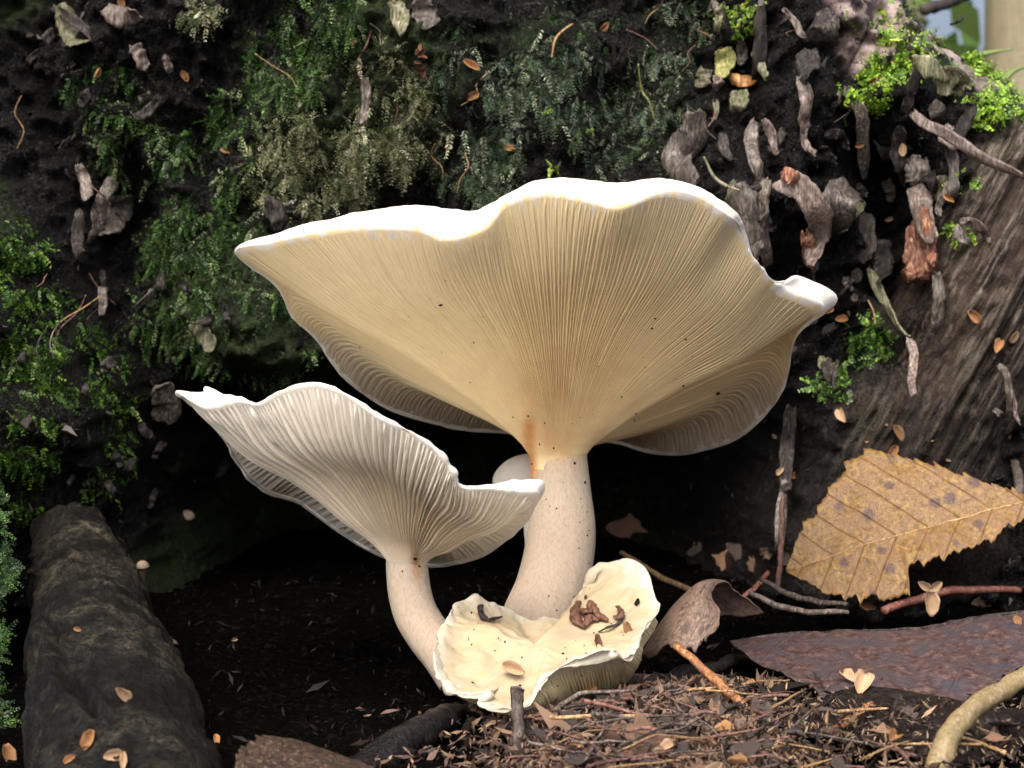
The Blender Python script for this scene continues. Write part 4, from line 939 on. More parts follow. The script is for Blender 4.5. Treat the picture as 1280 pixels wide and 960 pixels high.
# ================================================================== LEAVES
def leaf_mat(name, base, spot, vein, veinw=.035, cells=230, rough=.5, spotsc=42, spotthr=(.60, .68), extra=None, wet=.4):
    b = NB(name); uvn = b.n('TexCoord').outputs['UV']
    sx = b.n('SeparateXYZ'); b.l(uvn, sx.inputs[0]); a, c = sx.outputs[0], sx.outputs[1]
    n1 = b.noise(uvn, 900 / 22, 6, .65); n2 = b.noise(uvn, 14, 5, .6); n3 = b.noise(uvn, spotsc / 4, 4, .55)
    col = b.ramp(n1, [(.36, base[0]), (.5, base[1]), (.64, base[2])])
    if extra: col = b.mix(b.ramp(n2, [(.42, 0), (.6, .8)]), col, extra)
    vo = b.n('TexVoronoi', feature='DISTANCE_TO_EDGE'); b.l(uvn, vo.inputs['Vector']); vo.inputs['Scale'].default_value = cells / 4.2
    cell = b.ramp(vo.outputs['Distance'], [(.0, 1), (.07, 0)])
    col = b.mix(b.math('MULTIPLY', cell, .28), col, vein)
    # lateral veins leaving the midrib at an angle
    f = b.math('SUBTRACT', a, b.math('MULTIPLY', b.math('ABSOLUTE', c), .75))
    fr = b.math('ABSOLUTE', b.math('SUBTRACT', b.math('FRACT', b.math('MULTIPLY', f, 8.0)), .5))
    lat = b.ramp(fr, [(0, 1), (.045, 0)])
    col = b.mix(b.math('MULTIPLY', lat, .55), col, vein)
    vs_n = b.n('TexVoronoi', feature='F1'); b.l(uvn, vs_n.inputs['Vector']); vs_n.inputs['Scale'].default_value = 9
    spots = b.math('MULTIPLY', b.ramp(vs_n.outputs['Distance'], [(.17, 1), (.27, 0)]), b.ramp(n3, [(.40, 0), (.50, .95)]))
    col = b.mix(spots, col, spot)
    b.set(Base_Color=col, Roughness=rough); b.b.inputs['Specular IOR Level'].default_value = wet
    h = b.math('ADD', b.math('MULTIPLY', cell, -.2), b.math('ADD', b.math('MULTIPLY', lat, -1.0), b.math('MULTIPLY', n1, .7)))
    b.bump(h, .5, .0006)
    return b.m
LEAF_Y = leaf_mat('yellow birch leaf', [(.058, .028, .006), (.135, .074, .015), (.215, .133, .030)], (.045, .021, .016), (.10, .05, .022), extra=(.13, .072, .030))
LEAF_B = leaf_mat('brown wet leaf', [(.020, .012, .012), (.055, .032, .031), (.115, .074, .068)], (.038, .038, .048), (.07, .045, .045), rough=.38, extra=(.042, .039, .048), wet=.3)
LEAF_G = leaf_mat('grey brown leaf', [(.03, .02, .016), (.10, .068, .05), (.21, .155, .125)], (.06, .045, .04), (.11, .075, .06), extra=(.15, .105, .085))
LEAF_D = leaf_mat('dark wet leaf', [(.003, .0027, .0027), (.010, .008, .0078), (.028, .023, .021)], (.02, .018, .02), (.02, .017, .017), rough=.45, extra=(.012, .009, .0085), wet=.06)
LEAF_M = leaf_mat('mottled rotten leaf', [(.010, .007, .006), (.045, .030, .022), (.13, .092, .068)], (.02, .014, .012), (.03, .02, .015), extra=(.022, .015, .012), wet=.1)
def leaf(name, label, base, tip, sideref, up, low, mat, bend, nt_=150, ns=34, rib=None, ribr=.0007, thick=.00022, serr=(.0022, 15), seed=0, petiole=None):
    """base,tip,sideref world points. up/low = half-width profiles [(t,w metres)] on the two sides of the midrib"""
    base, tip, sideref = [np.asarray(q, float) for q in (base, tip, sideref)]
    A = tip - base; L = np.linalg.norm(A); A = A / L
    B = sideref - base; B = B - A * B.dot(A); B /= np.linalg.norm(B); N = np.cross(A, B)
    if N.dot(CAM - base) < 0: N = -N
    t = np.linspace(0, 1, nt_)
    def prof(lst, sd):
        w_ = np.interp(t, [q[0] for q in lst], [q[1] for q in lst])
        k = serr[1] * (t + .045 * noise(t * 7, sd, 0, sd)); tooth = (k - np.floor(k)) ** 1.6; big_ = serr[0] * (.25 + 1.5 * np.abs(noise(np.floor(k) * 1.7, sd, 0, sd)))
        k2 = serr[1] * 2.7 * t + .3; t2 = k2 - np.floor(k2)
        return w_ + (big_ * (tooth - .5) + .35 * serr[0] * (t2 - .5)) * sstep(0, .08, t) * sstep(1, .93, t)
    wu, wl = np.maximum(prof(up, seed + 1), .0002), np.maximum(prof(low, seed + 2), .0002)
    s = np.concatenate([np.linspace(-1, 0, ns // 2 + 1)[:-1], np.linspace(0, 1, ns // 2)])
    bb = np.where(s[None] > 0, s[None] * wu[:, None], s[None] * wl[:, None])
    aa = (t * L)[:, None] + np.abs(bb) * .10
    f = (t[:, None] - np.abs(bb) / L * .75) * 8; lat = np.abs(f - np.floor(f) - .5)
    hgt = bend(t[:, None] + 0 * bb, bb, s[None] + 0 * bb) + .0009 * fbm(aa * 90, bb * 90, seed, 3, seed) + .00013 * sstep(.0, .25, lat) * (np.abs(s[None]) > .03)
    V = base + A * aa[..., None] + B * bb[..., None] + N * hgt[..., None]
    uv = np.stack([aa / L, bb / L], -1)
    NN = np.cross(np.gradient(V, axis=0), np.gradient(V, axis=1)); NN = nrm(NN) 
    if np.mean(NN @ N) < 0: NN = -NN
    k = 2 * len(s)
    loop = np.concatenate([V + NN * thick, (V - NN * thick)[:, ::-1]], 1); uvl = np.concatenate([uv, uv[:, ::-1]], 1)
    j = np.arange(len(s) - 1); e0 = np.stack([j, k - 1 - j, k - 2 - j, j + 1], -1)
    root = tag(empty(name, base), label, 'leaf')
    link('blade', mesh('blade', loop, np.vstack([grid_faces(nt_, k, True), e0, (nt_ - 1) * k + e0[:, ::-1]]), True, uv=uvl.reshape(-1, 2)), mat, root)
    if rib:
        i0 = ns // 2; ridge = (V + NN * thick)[::6, i0] 
        tube('midrib', ridge, np.linspace(ribr, ribr * .3, len(ridge)), rib, root, sides=6, flat=.7)
    if petiole is not None:
        tube('petiole', np.vstack([petiole, [base]]), ribr * 1.1, rib, root, n=12, sides=6)
    return root
# yellow leaf leaning against the stump foot
yb, yt_, ys = P(1300, 624, .548), P(984, 716, .552), P(1125, 570, .566)
leaf('birch_leaf', 'yellow-brown spotted toothed leaf leaning against the bare wood', yb, yt_, ys,
     [(0, .0005), (.08, .004), (.25, .0150), (.42, .0255), (.52, .0300), (.60, .0275), (.70, .0215), (.80, .0155), (.90, .0095), (1, .0005)],
     [(0, .0004), (.06, .0050), (.18, .0085), (.30, .0105), (.44, .0120), (.555, .0110), (.57, .0190), (.66, .0180), (.78, .0150), (.90, .0095), (1, .0005)],
     LEAF_Y, lambda t, b_, s: .003 * np.sin(t * 3.1) - 6.0 * np.minimum(b_, 0) ** 2 + .0012 * np.abs(s), rib=TWIG_TAN, ribr=.0005, seed=3, serr=(.0022, 13))
# dark leaf-shaped sheet behind its torn lower edge
leaf('dark_leaf', 'blackish leaf-shaped sheet standing in the gap below the yellow leaf', P(1262, 640, .565), P(1100, 762, .575), P(1260, 760, .572),
     [(0, .0005), (.15, .012), (.4, .018), (.7, .012), (1, .0005)], [(0, .0004), (.3, .004), (.7, .004), (1, .0004)], LEAF_D, lambda t, b_, s: -.004 + 0 * t, seed=5, nt_=60, ns=16)
# flat brown leaf: midrib along the far edge, near half sagging
leaf('birch_leaf', 'flat wet purplish-brown leaf with toothed edge lying on the litter', P(1330, 768, .515), P(912, 802, .500), P(1100, 885, .440),
     [(0, .001), (.1, .022), (.22, .034), (.35, .044), (.44, .050), (.52, .055), (.60, .058), (.68, .058), (.76, .055), (.85, .046), (.93, .030), (.98, .014), (1, .006)],
     [(0, .0005), (.2, .004), (.5, .006), (.8, .004), (1, .0004)], LEAF_B,
     lambda t, b_, s: .0010 * np.sin(t * 9) - 1.6 * np.maximum(b_, 0) ** 2 - .25 * np.maximum(-b_, 0), rib=BK_DARK, ribr=.0008, seed=7, serr=(.0036, 13))
# dark leaf on the ground under it
leaf('dark_leaf', 'large blackened leaf pressed flat to the ground beneath the purplish-brown leaf', G(1330, 900, .004), G(930, 905, .003), G(1130, 990, .003),
     [(0, .001), (.2, .025), (.5, .035), (.8, .022), (1, .0005)], [(0, .001), (.2, .02), (.5, .028), (.8, .018), (1, .0005)], LEAF_D, lambda t, b_, s: .002 * np.sin(t * 7 + b_ * 90), seed=9)
leaf('birch_leaf', 'mottled brown leaf flat on the ground left of the litter heap', G(290, 992, .006), G(470, 962, .004), G(370, 925, .008),
     [(0, .001), (.2, .010), (.5, .016), (.8, .011), (1, .001)], [(0, .001), (.2, .012), (.5, .016), (.8, .01), (1, .001)], LEAF_M, lambda t, b_, s: .003 * np.sin(t * 3 + 40 * b_), seed=11, serr=(.0018, 12), nt_=90, rib=TWIG_GREY, ribr=.0004)
# curled leaf with a folded-over ridge
def curled_leaf():
    rows = [  # from front lower edge over the ridge to the dark inner flap
        [(800,822,.470),(838,806,.462),(866,810,.458),(880,800,.459),(897,786,.462)],
        [(812,800,.473),(842,782,.466),(866,776,.463),(884,772,.464),(897,768,.467)],
        [(832,770,.478),(852,754,.473),(868,744,.470),(880,742,.470),(889,742,.473)],
        [(848,752,.484),(862,738,.481),(876,728,.479),(892,724,.480),(905,728,.483)],
        [(866,752,.492),(880,744,.492),(896,740,.492),(915,742,.494),(934,748,.497)],
        [(880,776,.497),(896,772,.498),(912,770,.500),(932,770,.502),(956,764,.505)]]
    n1, n2 = 60, 50
    A = np.stack([cat_rom(PL(r), n2) for r in rows], 0); V = cat_rom(A, n1)
    V[0] += np.array((0, 0, 1)) * .0016 * (noise(np.arange(n2) * .45, 3, 0, 2))[:, None]
    V = V + .0005 * fbm(V[..., 0] * 150, V[..., 1] * 150, V[..., 2] * 150, 3, 4)[..., None]
    NN = nrm(np.cross(np.gradient(V, axis=0), np.gradient(V, axis=1))) * .0002
    uv = np.stack(np.meshgrid(np.linspace(0, .5, n2), np.linspace(0, .8, n1)), -1)
    loop = np.concatenate([V + NN, (V - NN)[:, ::-1]], 1); k = 2 * n2; j = np.arange(n2 - 1); e0 = np.stack([j, k - 1 - j, k - 2 - j, j + 1], -1)
    o = link('curled_leaf', mesh('curled_leaf', loop, np.vstack([grid_faces(n1, k, True), e0, (n1 - 1) * k + e0[:, ::-1]]), True, uv=np.concatenate([uv, uv[:, ::-1]], 1).reshape(-1, 2)), LEAF_G)
    tag(o, 'grey-brown curled leaf folded over between the low cap and purplish leaf', 'leaf')
curled_leaf()

# ================================================================== STALKS, NEEDLES AND TWIGS
def tw(px, r, mat, label, cat, name='twig', n=26, sides=8, group=None, wob=.0003, seed=1, flat=1.0):
    pts = cat_rom(PL(px), n) + wob * np.stack([noise(np.arange(n) * .5, i, seed) for i in (1, 2, 3)], -1)
    rr = np.interp(np.linspace(0, 1, n), np.linspace(0, 1, len(r)), r)
    V, q, t = tube_arrays(pts, rr, sides, rough=.15, seed=seed, flat=flat)
    return tag(link(name, mesh_mixed(name, V, q, t), mat), label, cat, group)
STRAW = bark_mat('pale straw', [(.22, .16, .08), (.38, .29, .16), (.52, .43, .27), (.27, .22, .09)], .4, .4, (1, 1, .5), .25)
tw([(1160, 1000, .375), (1176, 945, .380), (1192, 912, .386), (1222, 882, .394), (1262, 858, .402), (1330, 815, .412)], [.0024, .0024, .0023, .0022, .0022, .0021], STRAW, 'thick pale straw-coloured curved stalk crossing the bottom corner', 'stalk', 'grass_stalk', 40, 12, wob=.0001)
tw([(846, 806, .452), (890, 846, .442), (930, 884, .432), (978, 926, .420)], [.0009, .0011, .0011, .0008], NEEDLE, 'thick glossy orange-brown needle lying diagonally across the litter heap', 'needle', 'dead_needle')
tw([(982, 952, .405), (1030, 922, .415), (1090, 880, .430)], [.0009, .0011, .0007], NEEDLE, 'orange-brown needle pointing under the purplish-brown leaf', 'needle', 'dead_needle')
tw([(940, 925, .415), (946, 945, .410), (942, 985, .400)], [.0004, .0011, .0012], NEEDLE_R, 'short upright reddish orange needle tip in the litter', 'needle', 'dead_needle')
tw([(968, 920, .418), (978, 936, .414), (990, 950, .410)], [.0009, .001, .0008], NEEDLE_R, 'short reddish needle stub beside the thick orange needle', 'needle', 'dead_needle')
tw([(950, 722, .545), (985, 742, .54), (1020, 752, .535), (1060, 756, .53)], [.0006, .0009, .0009, .0006], TWIG_GREY, 'greyish tapered twig above the purplish-brown leaf', 'twig')
tw([(938, 740, .525), (970, 756, .52), (1000, 764, .517), (1060, 766, .515)], [.0007, .0009, .0009, .0006], TWIG_GREY, 'bent grey twig resting on the back edge of the purplish-brown leaf', 'twig', seed=3)
tw([(930, 745, .545), (948, 730, .55), (960, 716, .56)], [.0007, .0008, .0007], NEEDLE_R, 'short red stalk leaning behind the curled leaf', 'stalk', 'red_stalk')
tw([(1105, 762, .535), (1150, 748, .545), (1195, 738, .55), (1275, 738, .56)], [.0012, .0013, .0012, .001], NEEDLE_R, 'red-brown stalk lying under the yellow leaf', 'stalk', 'red_stalk')
tw([(648, 858, .412), (646, 885, .411), (648, 920, .408), (646, 1000, .400)], [.0015, .00135, .0012, .0011], TWIG_GREY, 'dark upright twig with blunt purplish tip before the low cap', 'twig')
tw([(978, 620, .60), (976, 690, .59), (972, 735, .575)], [.0008, .0009, .0008], TWIG_RED, 'slender reddish twig standing in the dark hollow', 'twig', seed=5)
tw([(775, 690, .58), (820, 718, .575), (870, 740, .565), (905, 752, .56)], [.0007, .0009, .0009, .0006], TWIG_TAN, 'tan twig lying in the dark behind the raised lobe', 'twig', seed=6)
tw([(1268, 575, .60), (1274, 610, .58), (1262, 660, .57)], [.0012, .0016, .0014], BK_GREY, 'stubby grey twig behind the right end of the yellow leaf', 'twig', seed=7)
tw([(55, 940, .44), (110, 936, .437), (165, 940, .434), (215, 946, .43)], [.0006, .0009, .0010, .0008], TWIG_TAN, 'tan split twig lying at the foot of the fat root', 'twig', seed=8)
tw([(1155, 12, .95), (1185, 4, .97), (1225, -14, 1.0)], [.003, .003, .0025], TWIG_GREY, 'blurred grey branch behind the stump shoulder', 'branch', 'branch', seed=9)
tw([(1188, 30, .64), (1200, 26, .635), (1204, 20, .635)], [.0004, .0005, .0003], BK_DARK, 'tiny dark twig sticking off the stump skyline', 'twig', seed=10)
# heap of litter in front
hz = lambda x, y: .0035 * math.exp(-((x - 800) / 150) ** 2 - ((y - 905) / 60) ** 2)
rl = random.Random(21)
MARKS = [(648, 905, 'the dark upright twig'), (690, 880, 'the near rim of the low cap'), (760, 862, 'the gills of the low cap'), (830, 850, 'the black root'), (905, 865, 'the thick orange needle'), (860, 918, 'the kinked wine-red stalk'), (880, 925, 'the straight dark grey twig'), (940, 940, 'the short upright reddish needle tip'), (985, 940, 'the needle pointing under the purplish leaf'), (925, 915, 'the pale split stalk'), (685, 905, 'the looped reddish twig'), (790, 890, 'the wine-red stalk on the heap')]
def near(x, y): return min(MARKS, key=lambda m: math.hypot(m[0] - x, m[1] - y))[2]
def heap_pt(): return rl.gauss(805, 105), rl.uniform(848, 972)
for i in range(84):
    x, y = heap_pt()
    if x < 630 or x > 985 or (y < 880 and x < 720): continue
    c = G(x, y, .003 + 1.2 * hz(x, y) + rl.uniform(0, .0035)); a = rl.gauss(.35, .9); L = rl.uniform(.006, .020)
    d = np.array((math.cos(a), math.sin(a) * .9, rl.uniform(-.25, .3))) * L
    k = np.array((rl.uniform(-1, 1), rl.uniform(-1, 1), rl.uniform(-.3, .6))) * L * .16
    k2 = np.array((rl.uniform(-1, 1), rl.uniform(-1, 1), rl.uniform(-.3, .3))) * L * .05
    q = np.stack([c - d * .5, c - d * rl.uniform(-.1, .2) + k, c + d * .5]); ti = np.linspace(0, 2, 12)
    pts = np.stack([np.interp(ti, [0, 1, 2], q[:, j]) for j in range(3)], -1) + .00022 * np.stack([noise(np.arange(12) * .8, i, j) for j in (1, 2, 3)], -1)
    pts[:, 2] = np.maximum(pts[:, 2], .0012)
    r = rl.choice([rl.uniform(.00018, .00035), rl.uniform(.0003, .0006)]); mt = rl.choice([TWIG_RED, TWIG_RED, TWIG_GREY, TWIG_GREY, TWIG_TAN])
    nm = {TWIG_RED: ('thin reddish bent twig in the litter heap before the low cap', 'reddish twigs in the heap'), TWIG_GREY: ('thin grey-brown twig in the litter heap before the low cap', 'grey twigs in the heap'), TWIG_TAN: ('thin tan stalk in the litter heap before the low cap', 'tan stalks in the heap')}[mt]
    tag(tube('twig' if mt is not TWIG_TAN else 'stalk', pts, np.linspace(r * 1.1, r * .6, 12), mt, sides=6, rough=.45, seed=i), ('%s %s %s in the litter by %s' % ('long' if L > .014 else 'short', 'kinked' if np.linalg.norm(k) > L * .11 else 'straight', nm[0].split(' in the')[0].replace('thin ', '').replace('bent ', ''), near(x, y))), 'twig' if mt is not TWIG_TAN else 'stalk', nm[1])
tw([(745, 893, .424), (790, 895, .421), (830, 908, .418), (866, 920, .415)], [.0007, .0010, .0010, .0009], NEEDLE_R, 'wine-red stalk with a kink lying on the litter heap', 'stalk', 'red_stalk', seed=12)
tw([(866, 918, .415), (858, 940, .411), (850, 965, .405)], [.0009, .0009, .0008], TWIG_RED, 'purplish twig slanting down from the kinked wine-red stalk', 'twig', seed=13)
tw([(868, 886, .425), (882, 925, .416), (898, 962, .405)], [.0007, .0009, .0009], TWIG_GREY, 'straight dark grey twig slanting through the litter heap', 'twig', seed=14)
tw([(866, 888, .437), (900, 905, .430), (938, 930, .42)], [.0008, .0009, .0006], TWIG_TAN, 'pale split stalk beside the thick orange needle', 'stalk', 'stalk', seed=15)
tw([(750, 882, .434), (800, 868, .443), (838, 858, .448)], [.0007, .0009, .0008], TWIG_GREY, 'grey twig lying over the top of the litter heap', 'twig', seed=16)
tw([(676, 930, .412), (668, 905, .418), (684, 895, .422), (700, 910, .418), (706, 925, .414)], [.0009, .0009, .0008, .0007, .0006], TWIG_RED, 'looped reddish twig beside the dark upright twig', 'twig', seed=17)
FRM = [mesh('leaf_fragment', *scale_mesh(20 + i, 1, random.uniform(.7, 1.2), random.uniform(.15, .6))) for i in range(6)]
for i in range(120):
    x, y = heap_pt()
    if x < 600 or x > 1000 or (y < 885 and x < 730): continue
    mt = rl.choice([SCALE, FRAG, FRAG, SCALE_B, SCALE_B, FRAGD, FRAGD, SCALE_P]); isf = mt in (FRAG, FRAGD)
    s = rl.uniform(.0028, .0065) if isf else rl.uniform(.002, .0046)
    lab = {SCALE: ('orange bud scale lying in the litter heap', 'orange scales in the heap'), SCALE_P: ('pale tan bud scale lying in the litter heap', 'pale scales in the heap'), SCALE_B: ('brown bud scale lying in the litter heap', 'brown scales in the heap'),
           FRAG: ('torn brown leaf scrap in the litter heap', 'brown leaf scraps in the heap'), FRAGD: ('torn blackish leaf scrap in the litter heap', 'dark leaf scraps in the heap')}[mt]
    put('leaf_scrap' if isf else 'bud_scale', rl.choice(FRM if isf else SCM), mt, G(x, y, .002 + hz(x, y) + rl.uniform(0, .0025)), (rl.gauss(0, .5), rl.gauss(-.45, .5), 1), rl.uniform(0, 6.3), s, '%s %s in the litter by %s' % ('larger' if s > (.0045 if isf else .0033) else 'tiny', lab[0].split(' in the')[0].replace(' lying', ''), near(x, y)), 'leaf scrap' if isf else 'bud scale', lab[1])
for i, (x, y, s, z) in enumerate([(855, 868, 20, .004), (735, 866, 26, .006), (700, 880, 20, .004), (960, 862, 26, .003), (940, 858, 18, .003), (965, 885, 16, .003), (955, 875, 18, .002), (885, 940, 34, .004), (930, 915, 34, .003)]):
    h = G(x, y, z); put('bud_scale', SCM[i % 6], [SCALE_P, SCALE, FRAG][i % 3], h, (rl.gauss(0, .3), -.7, .8), rl.uniform(0, 6), s / FPX * .43, 'larger scale lying on top of the litter', 'bud scale', 'larger scales on the litter')
# scraps resting on the leaves
on(1077, 858, 40, SCALE_P, 'pale three-lobed birch scale on the near edge of the purplish-brown leaf', name='catkin_scale', cat='scale', spin=2.6, up=np.array((.1, -.5, .8)))
on(1062, 850, 26, SCALE_P, 'small folded scale touching the pale three-lobed scale on the leaf', name='catkin_scale', cat='scale', spin=1.0, up=np.array((-.3, -.4, .8)))
h = P(1162, 738, .528)
root = tag(empty('catkin_scale', h), 'pale three-pronged dry catkin scale standing below the yellow leaf', 'scale')
for a, l, wd in ((0, .0075, .004), (2.2, .0042, .0035), (-2.2, .0042, .0035)):
    o = put('lobe', SCM[2], SCALE_P, h + np.array((math.sin(a) * l * .35, -.0006, -math.cos(a) * l * .35 + .0)), (0, -1, .15), 0, l, None, None)
    from mathutils import Matrix
    yv = Vector((math.sin(a), 0, -math.cos(a))); zv = Vector((0, -1, .15)).normalized(); xv = yv.cross(zv).normalized(); yv = zv.cross(xv)
    M = Matrix((xv, yv, zv)).transposed().to_4x4() @ Matrix.Scale(l, 4); M.translation = Vector(h) + yv * l * .45; o.matrix_world = M
    o.parent = root; o.matrix_parent_inverse = root.matrix_world.inverted()
on(1225, 756, 26, SCALE_P, 'slim pale scale lying on the far edge of the purplish-brown leaf', name='catkin_scale', cat='scale', spin=1.5)
on(1085, 757, 20, SCALE, 'yellowish scale on the back fold of the purplish-brown leaf', spin=1.4)
on(1272, 778, 16, SCALE, 'yellow chip at the outer end of the purplish-brown leaf', spin=.4, name='bark_chip', cat='chip')
for (x, y, s), ph in zip([(925, 690, 22), (905, 700, 24), (942, 705, 18), (960, 690, 20), (985, 700, 18), (790, 662, 36), (870, 690, 22)],
        ['dull leaf scrap in the hollow above the fold of the curled leaf', 'dim leaf scrap in the hollow left of the short red stalk', 'small leaf scrap at the upper end of the short red stalk', 'leaf scrap at the foot of the slender reddish twig', 'leaf scrap at the left tip of the yellow leaf', 'large dim leaf scrap in the hollow right of the thick stem', 'leaf scrap above the tan twig in the hollow']):
    on(x, y, s, random.choice([FRAGD, FRAG]), ph, 'leaf scraps in the hollow', name='leaf_scrap', cat='leaf scrap', me=random.choice(FRM))
# ------------------------------------------------------------------ crumbs everywhere (uncountable)
def crumbs(name, label, n, sampler, size, cols, seed, parentz=0):
    rng = np.random.default_rng(seed); pts = sampler(rng, n); n = len(pts)
    A = nrm(rng.normal(size=(n, 3))); B = nrm(np.cross(A, rng.normal(size=(n, 3)))); Cn = np.cross(A, B)
    s = size * rng.lognormal(0, .5, n)[:, None]
    q = [(-1.5, -.25, 0), (-.2, -.45, .25), (1.6, -.1, 0), (.3, .4, -.1), (-.6, .3, .2)]
    V = np.stack([pts + s * (A * a + B * b_ * .7 + Cn * (c + .12)) for a, b_, c in q] + [pts - s * Cn * .25], 1)
    F0 = np.array([(0, 1, 4), (1, 3, 4), (1, 2, 3), (0, 4, 5), (4, 3, 5), (3, 2, 5), (2, 1, 5), (1, 0, 5)])
    F = (F0[None] + (np.arange(n) * 6)[:, None, None]).reshape(-1, 3)
    cols = np.array(cols); c = np.repeat(cols[rng.integers(0, len(cols), n)] * rng.uniform(.6, 1.3, (n, 1)), 6, 0)
    return tag(link(name, mesh(name, V.reshape(-1, 3), F, False, c), CRUMB), label, 'litter', kind='stuff')
def s_heap(rng, n):
    x, y = rng.normal(810, 120, n), rng.uniform(846, 985, n); k = ~((y < 878) & (x < 740)); x, y = x[k], y[k]
    b_ = (480 - y) / FPX; z = .0015 + .0035 * np.exp(-((x - 800) / 150) ** 2 - ((y - 905) / 60) ** 2) * 1.0 + rng.uniform(0, .002, len(x))
    return P(x, y, (CAM[2] - z) / (SP - b_ * CP))
crumbs('litter_crumbs', 'brown crumbs of rotten leaves and bark in the litter heap', 7500, s_heap, .0008, [(.03,.020,.017),(.08,.052,.042),(.014,.011,.010),(.13,.085,.058),(.11,.075,.065),(.20,.135,.09),(.025,.018,.016)], 3)
def s_right(rng, n):
    x, y = rng.uniform(880, 1290, n), rng.uniform(872, 985, n); z = .0052 + rng.uniform(0, .0018, n); b_ = (480 - y) / FPX
    return P(x, y, (CAM[2] - z) / (SP - b_ * CP))
crumbs('litter_crumbs', 'dark and tan crumbs scattered over the blackened leaf', 1500, s_right, .0006, [(.02,.015,.013),(.05,.035,.028),(.012,.010,.010),(.10,.07,.05),(.20,.14,.09)], 11)
for i in range(16):
    x, y = rl.uniform(930, 1270), rl.uniform(886, 965); L = rl.uniform(.008, .02); a = rl.uniform(0, 3.1); c = G(x, y, .0065); d = np.array((math.cos(a), math.sin(a), rl.uniform(-.05, .1))) * L
    pts = np.stack([c - d * .5, c + np.array((rl.uniform(-1, 1), rl.uniform(-1, 1), 0)) * L * .06, c + d * .5]); r = rl.uniform(.0002, .0005)
    mt = rl.choice([TWIG_RED, TWIG_GREY, TWIG_TAN]); nm = {TWIG_RED: 'reddish', TWIG_GREY: 'grey', TWIG_TAN: 'tan'}[mt]
    tag(tube('twig', pts, [r, r, r * .6], mt, n=10, sides=6, rough=.4, seed=i), '%s %s twig on the blackened leaf by %s' % ('long' if L > .014 else 'short', nm, 'the pale straw stalk' if x > 1130 else ('the needle under the purplish leaf' if x > 1010 else 'the litter heap')), 'twig', 'twigs on the blackened leaf')
for i in range(14):
    x, y = rl.uniform(920, 1275), rl.uniform(888, 968); mt = rl.choice([FRAGD, FRAGD, FRAG, FRAGD, SCALE]); nm = {FRAG: 'brown leaf scrap', FRAGD: 'dark leaf scrap', SCALE: 'orange bud scale', SCALE_P: 'pale bud scale'}[mt]; isf = mt in (FRAG, FRAGD)
    put('leaf_scrap' if isf else 'bud_scale', rl.choice(FRM if isf else SCM), mt, G(x, y, .0068), (rl.gauss(0, .25), rl.gauss(-.2, .25), 1), rl.uniform(0, 6.3), rl.uniform(.003, .0065), '%s %s by %s' % (nm, 'lying on the blackened leaf', 'the pale straw stalk' if x > 1130 else ('the needle pointing under the purplish leaf' if x > 1010 else 'the litter heap')), 'leaf scrap' if isf else 'bud scale', 'bits on the blackened leaf')
def s_floor(rng, n):
    x = rng.uniform(-.2, .24, n); y = rng.uniform(-.08, .22, n); return np.stack([x, y, ground_z(x, y) + .0008], -1)
crumbs('litter_crumbs', 'dark crumbs strewn over the shaded forest floor', 2600, s_floor, .0006, [(.002,.0018,.0018),(.004,.003,.0028),(.007,.005,.004),(.003,.0028,.0028),(.014,.010,.008)], 5)
def s_wall(rng, n):
    u, v = rng.uniform(-60, 1300, n), rng.uniform(-60, 740, n); k = bare(u, v) < .5; u, v = u[k], v[k]
    return wall_pt(u, v) + wall_n(u, v) * .0005
crumbs('litter_crumbs', 'dark bits of humus and bark clinging to the stump, some paler as painted glints', 16000, s_wall, .0007, [(.002,.002,.0024),(.005,.005,.0052),(.013,.012,.012),(.002,.002,.0026),(.008,.0065,.006),(.075,.072,.070),(.030,.025,.020)], 7)  # the palest greys paint glints into the crumb colours
# tiny pale grains on the dark wood
for x, y, s in [(1060, 505, 5), (1108, 530, 6), (1140, 300, 6), (1084, 552, 5), (1165, 550, 5), (1262, 545, 7), (432, 660, 4), (293, 800, 8), (975, 590, 12), (1185, 575, 7), (970, 545, 10)]:
    on(x, y, s, SCALE_P, 'tiny pale grain stuck on the dark wood or hollow', 'pale grains on the dark wood', name='pale_grain', cat='grain')

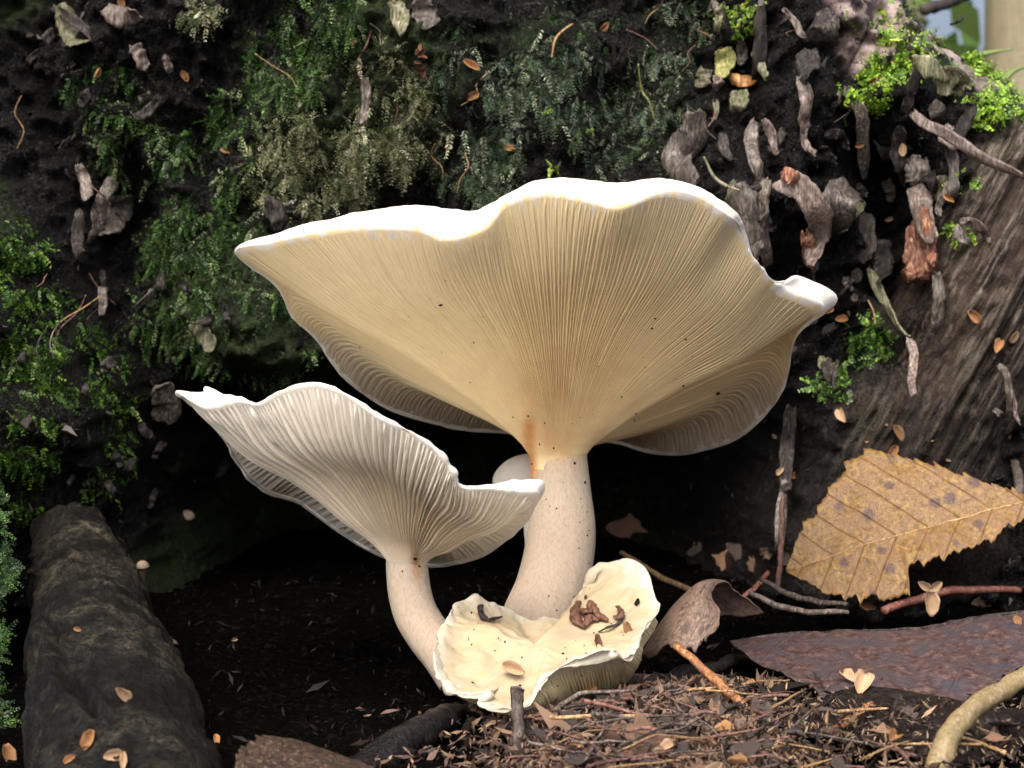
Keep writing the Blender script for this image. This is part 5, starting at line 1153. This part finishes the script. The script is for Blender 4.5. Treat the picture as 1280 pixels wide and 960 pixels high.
# ================================================================== FOREST BEHIND
def far_tree(px, D, r, h, label, seed, lean=0.0, crown=(1.3, 2.6, .9), nleaf=2600, cols=((.05, .10, .02), (.09, .16, .035), (.12, .17, .05))):
    rng = np.random.default_rng(seed); base = P(px, 480, D); base[2] = -.05
    root = tag(empty('tree', base), label, 'tree', 'trees behind the stump')
    n = 26; t = np.linspace(0, 1, n)
    pts = base + np.stack([lean * t * h + .03 * noise(t * 4, seed), .02 * noise(t * 4, seed + 5), t * h], -1)
    V, q, tr = tube_arrays(pts, r * (1 - .65 * t) * (1 + .35 * np.exp(-t * h / .15)), 16, rough=.1, seed=seed)
    link('trunk', mesh_mixed('trunk', V, q, tr), TREEBARK, root)
    for k in range(6):
        a = rng.uniform(0, 6.3); t0 = rng.uniform(.5, .9); p0 = pts[int(t0 * (n - 1))]; L = rng.uniform(.5, 1.0) * crown[0]
        d = np.array((math.cos(a), math.sin(a), .5))
        tube('limb', np.stack([p0, p0 + d * L * .5, p0 + d * L + np.array((0, 0, .15))]), [r * .3, r * .2, r * .08], TREEBARK, root, n=8, sides=6)
    c0 = pts[-1] - np.array((0, 0, crown[1] * .3))
    dirs = nrm(rng.normal(size=(nleaf, 3))); rad = rng.uniform(.25, 1, nleaf) ** .5
    clump = 1 + .3 * fbm(dirs[:, 0] * 3, dirs[:, 1] * 3, dirs[:, 2] * 3, 2, seed)
    c = c0 + dirs * (rad * clump)[:, None] * np.array((crown[0], crown[0], crown[1] * .5))
    A = nrm(rng.normal(size=(nleaf, 3))); B = nrm(np.cross(A, rng.normal(size=(nleaf, 3)))); s = rng.uniform(.03, .06, nleaf)[:, None]
    Vq = np.stack([c - A * s, c + B * s * .6, c + A * s, c - B * s * .6], 1)
    cc_ = np.repeat(np.array(cols)[rng.integers(0, len(cols), nleaf)], 4, 0)
    link('crown', mesh('crown', Vq.reshape(-1, 3), np.arange(nleaf * 4).reshape(-1, 4), False, cc_), LEAFG, root)
far_tree(1246, 1.7, .029, 3.4, 'slim olive-barked tree trunk close behind the stump shoulder', 3)
far_tree(1330, 3.2, .07, 5.0, 'thicker tree further behind the stump', 4, crown=(1.8, 3.4, 1))
far_tree(1120, 4.5, .08, 6.0, 'tree standing far back hidden by the stump', 5, crown=(2.0, 4.0, 1))
far_tree(500, 5.0, .09, 6.5, 'tree standing beyond the stump on the far side', 6, crown=(2.2, 4.0, 1))
# undergrowth in the gap
rng = np.random.default_rng(8); nU = 2600
x = rng.uniform(.5, 2.6, nU); y = rng.uniform(2.0, 4.5, nU); z = rng.uniform(0, .75, nU) * (1 - .3 * rng.random(nU))
c = np.stack([x, y, z], -1); A = nrm(rng.normal(size=(nU, 3))); B = nrm(np.cross(A, rng.normal(size=(nU, 3)))); s = rng.uniform(.02, .05, nU)[:, None]
Vq = np.stack([c - A * s, c + B * s * .6, c + A * s, c - B * s * .6], 1)
tag(link('undergrowth', mesh('undergrowth', Vq.reshape(-1, 3), np.arange(nU * 4).reshape(-1, 4), False, np.repeat(np.array([(.06, .13, .025), (.10, .20, .04), (.14, .22, .06)])[rng.integers(0, 3, nU)], 4, 0)), LEAFG), 'blurred green undergrowth behind the stump', 'undergrowth', kind='stuff')
def blade(px, label, wpx, seed):
    pts = cat_rom(PL(px), 16); t = np.linspace(0, 1, 16); w_ = wpx / FPX * .75 * np.sin(np.pi * (.12 + .86 * t)) * .5
    T = nrm(np.gradient(pts, axis=0)); S = nrm(np.cross(T, np.array((0.0, -1, .4)))); Nn = np.cross(S, T)
    V = np.stack([pts - S * w_[:, None], pts - Nn * .0003, pts + S * w_[:, None], pts + Nn * .0003], 1)
    tag(link('grass_leaf', mesh('grass_leaf', V, grid_faces(16, 4, True), True, np.tile((.24, .32, .12), (64, 1))), LEAFG), label, 'grass')
blade([(1180, 95, .76), (1205, 76, .77), (1235, 66, .78), (1268, 62, .79)], 'blurred pale green grass blade arching over the stump shoulder', 9, 1)
blade([(1235, 130, .78), (1255, 100, .80), (1275, 85, .82), (1310, 80, .84)], 'blurred green grass blade rising right of the moss cushion', 8, 2)
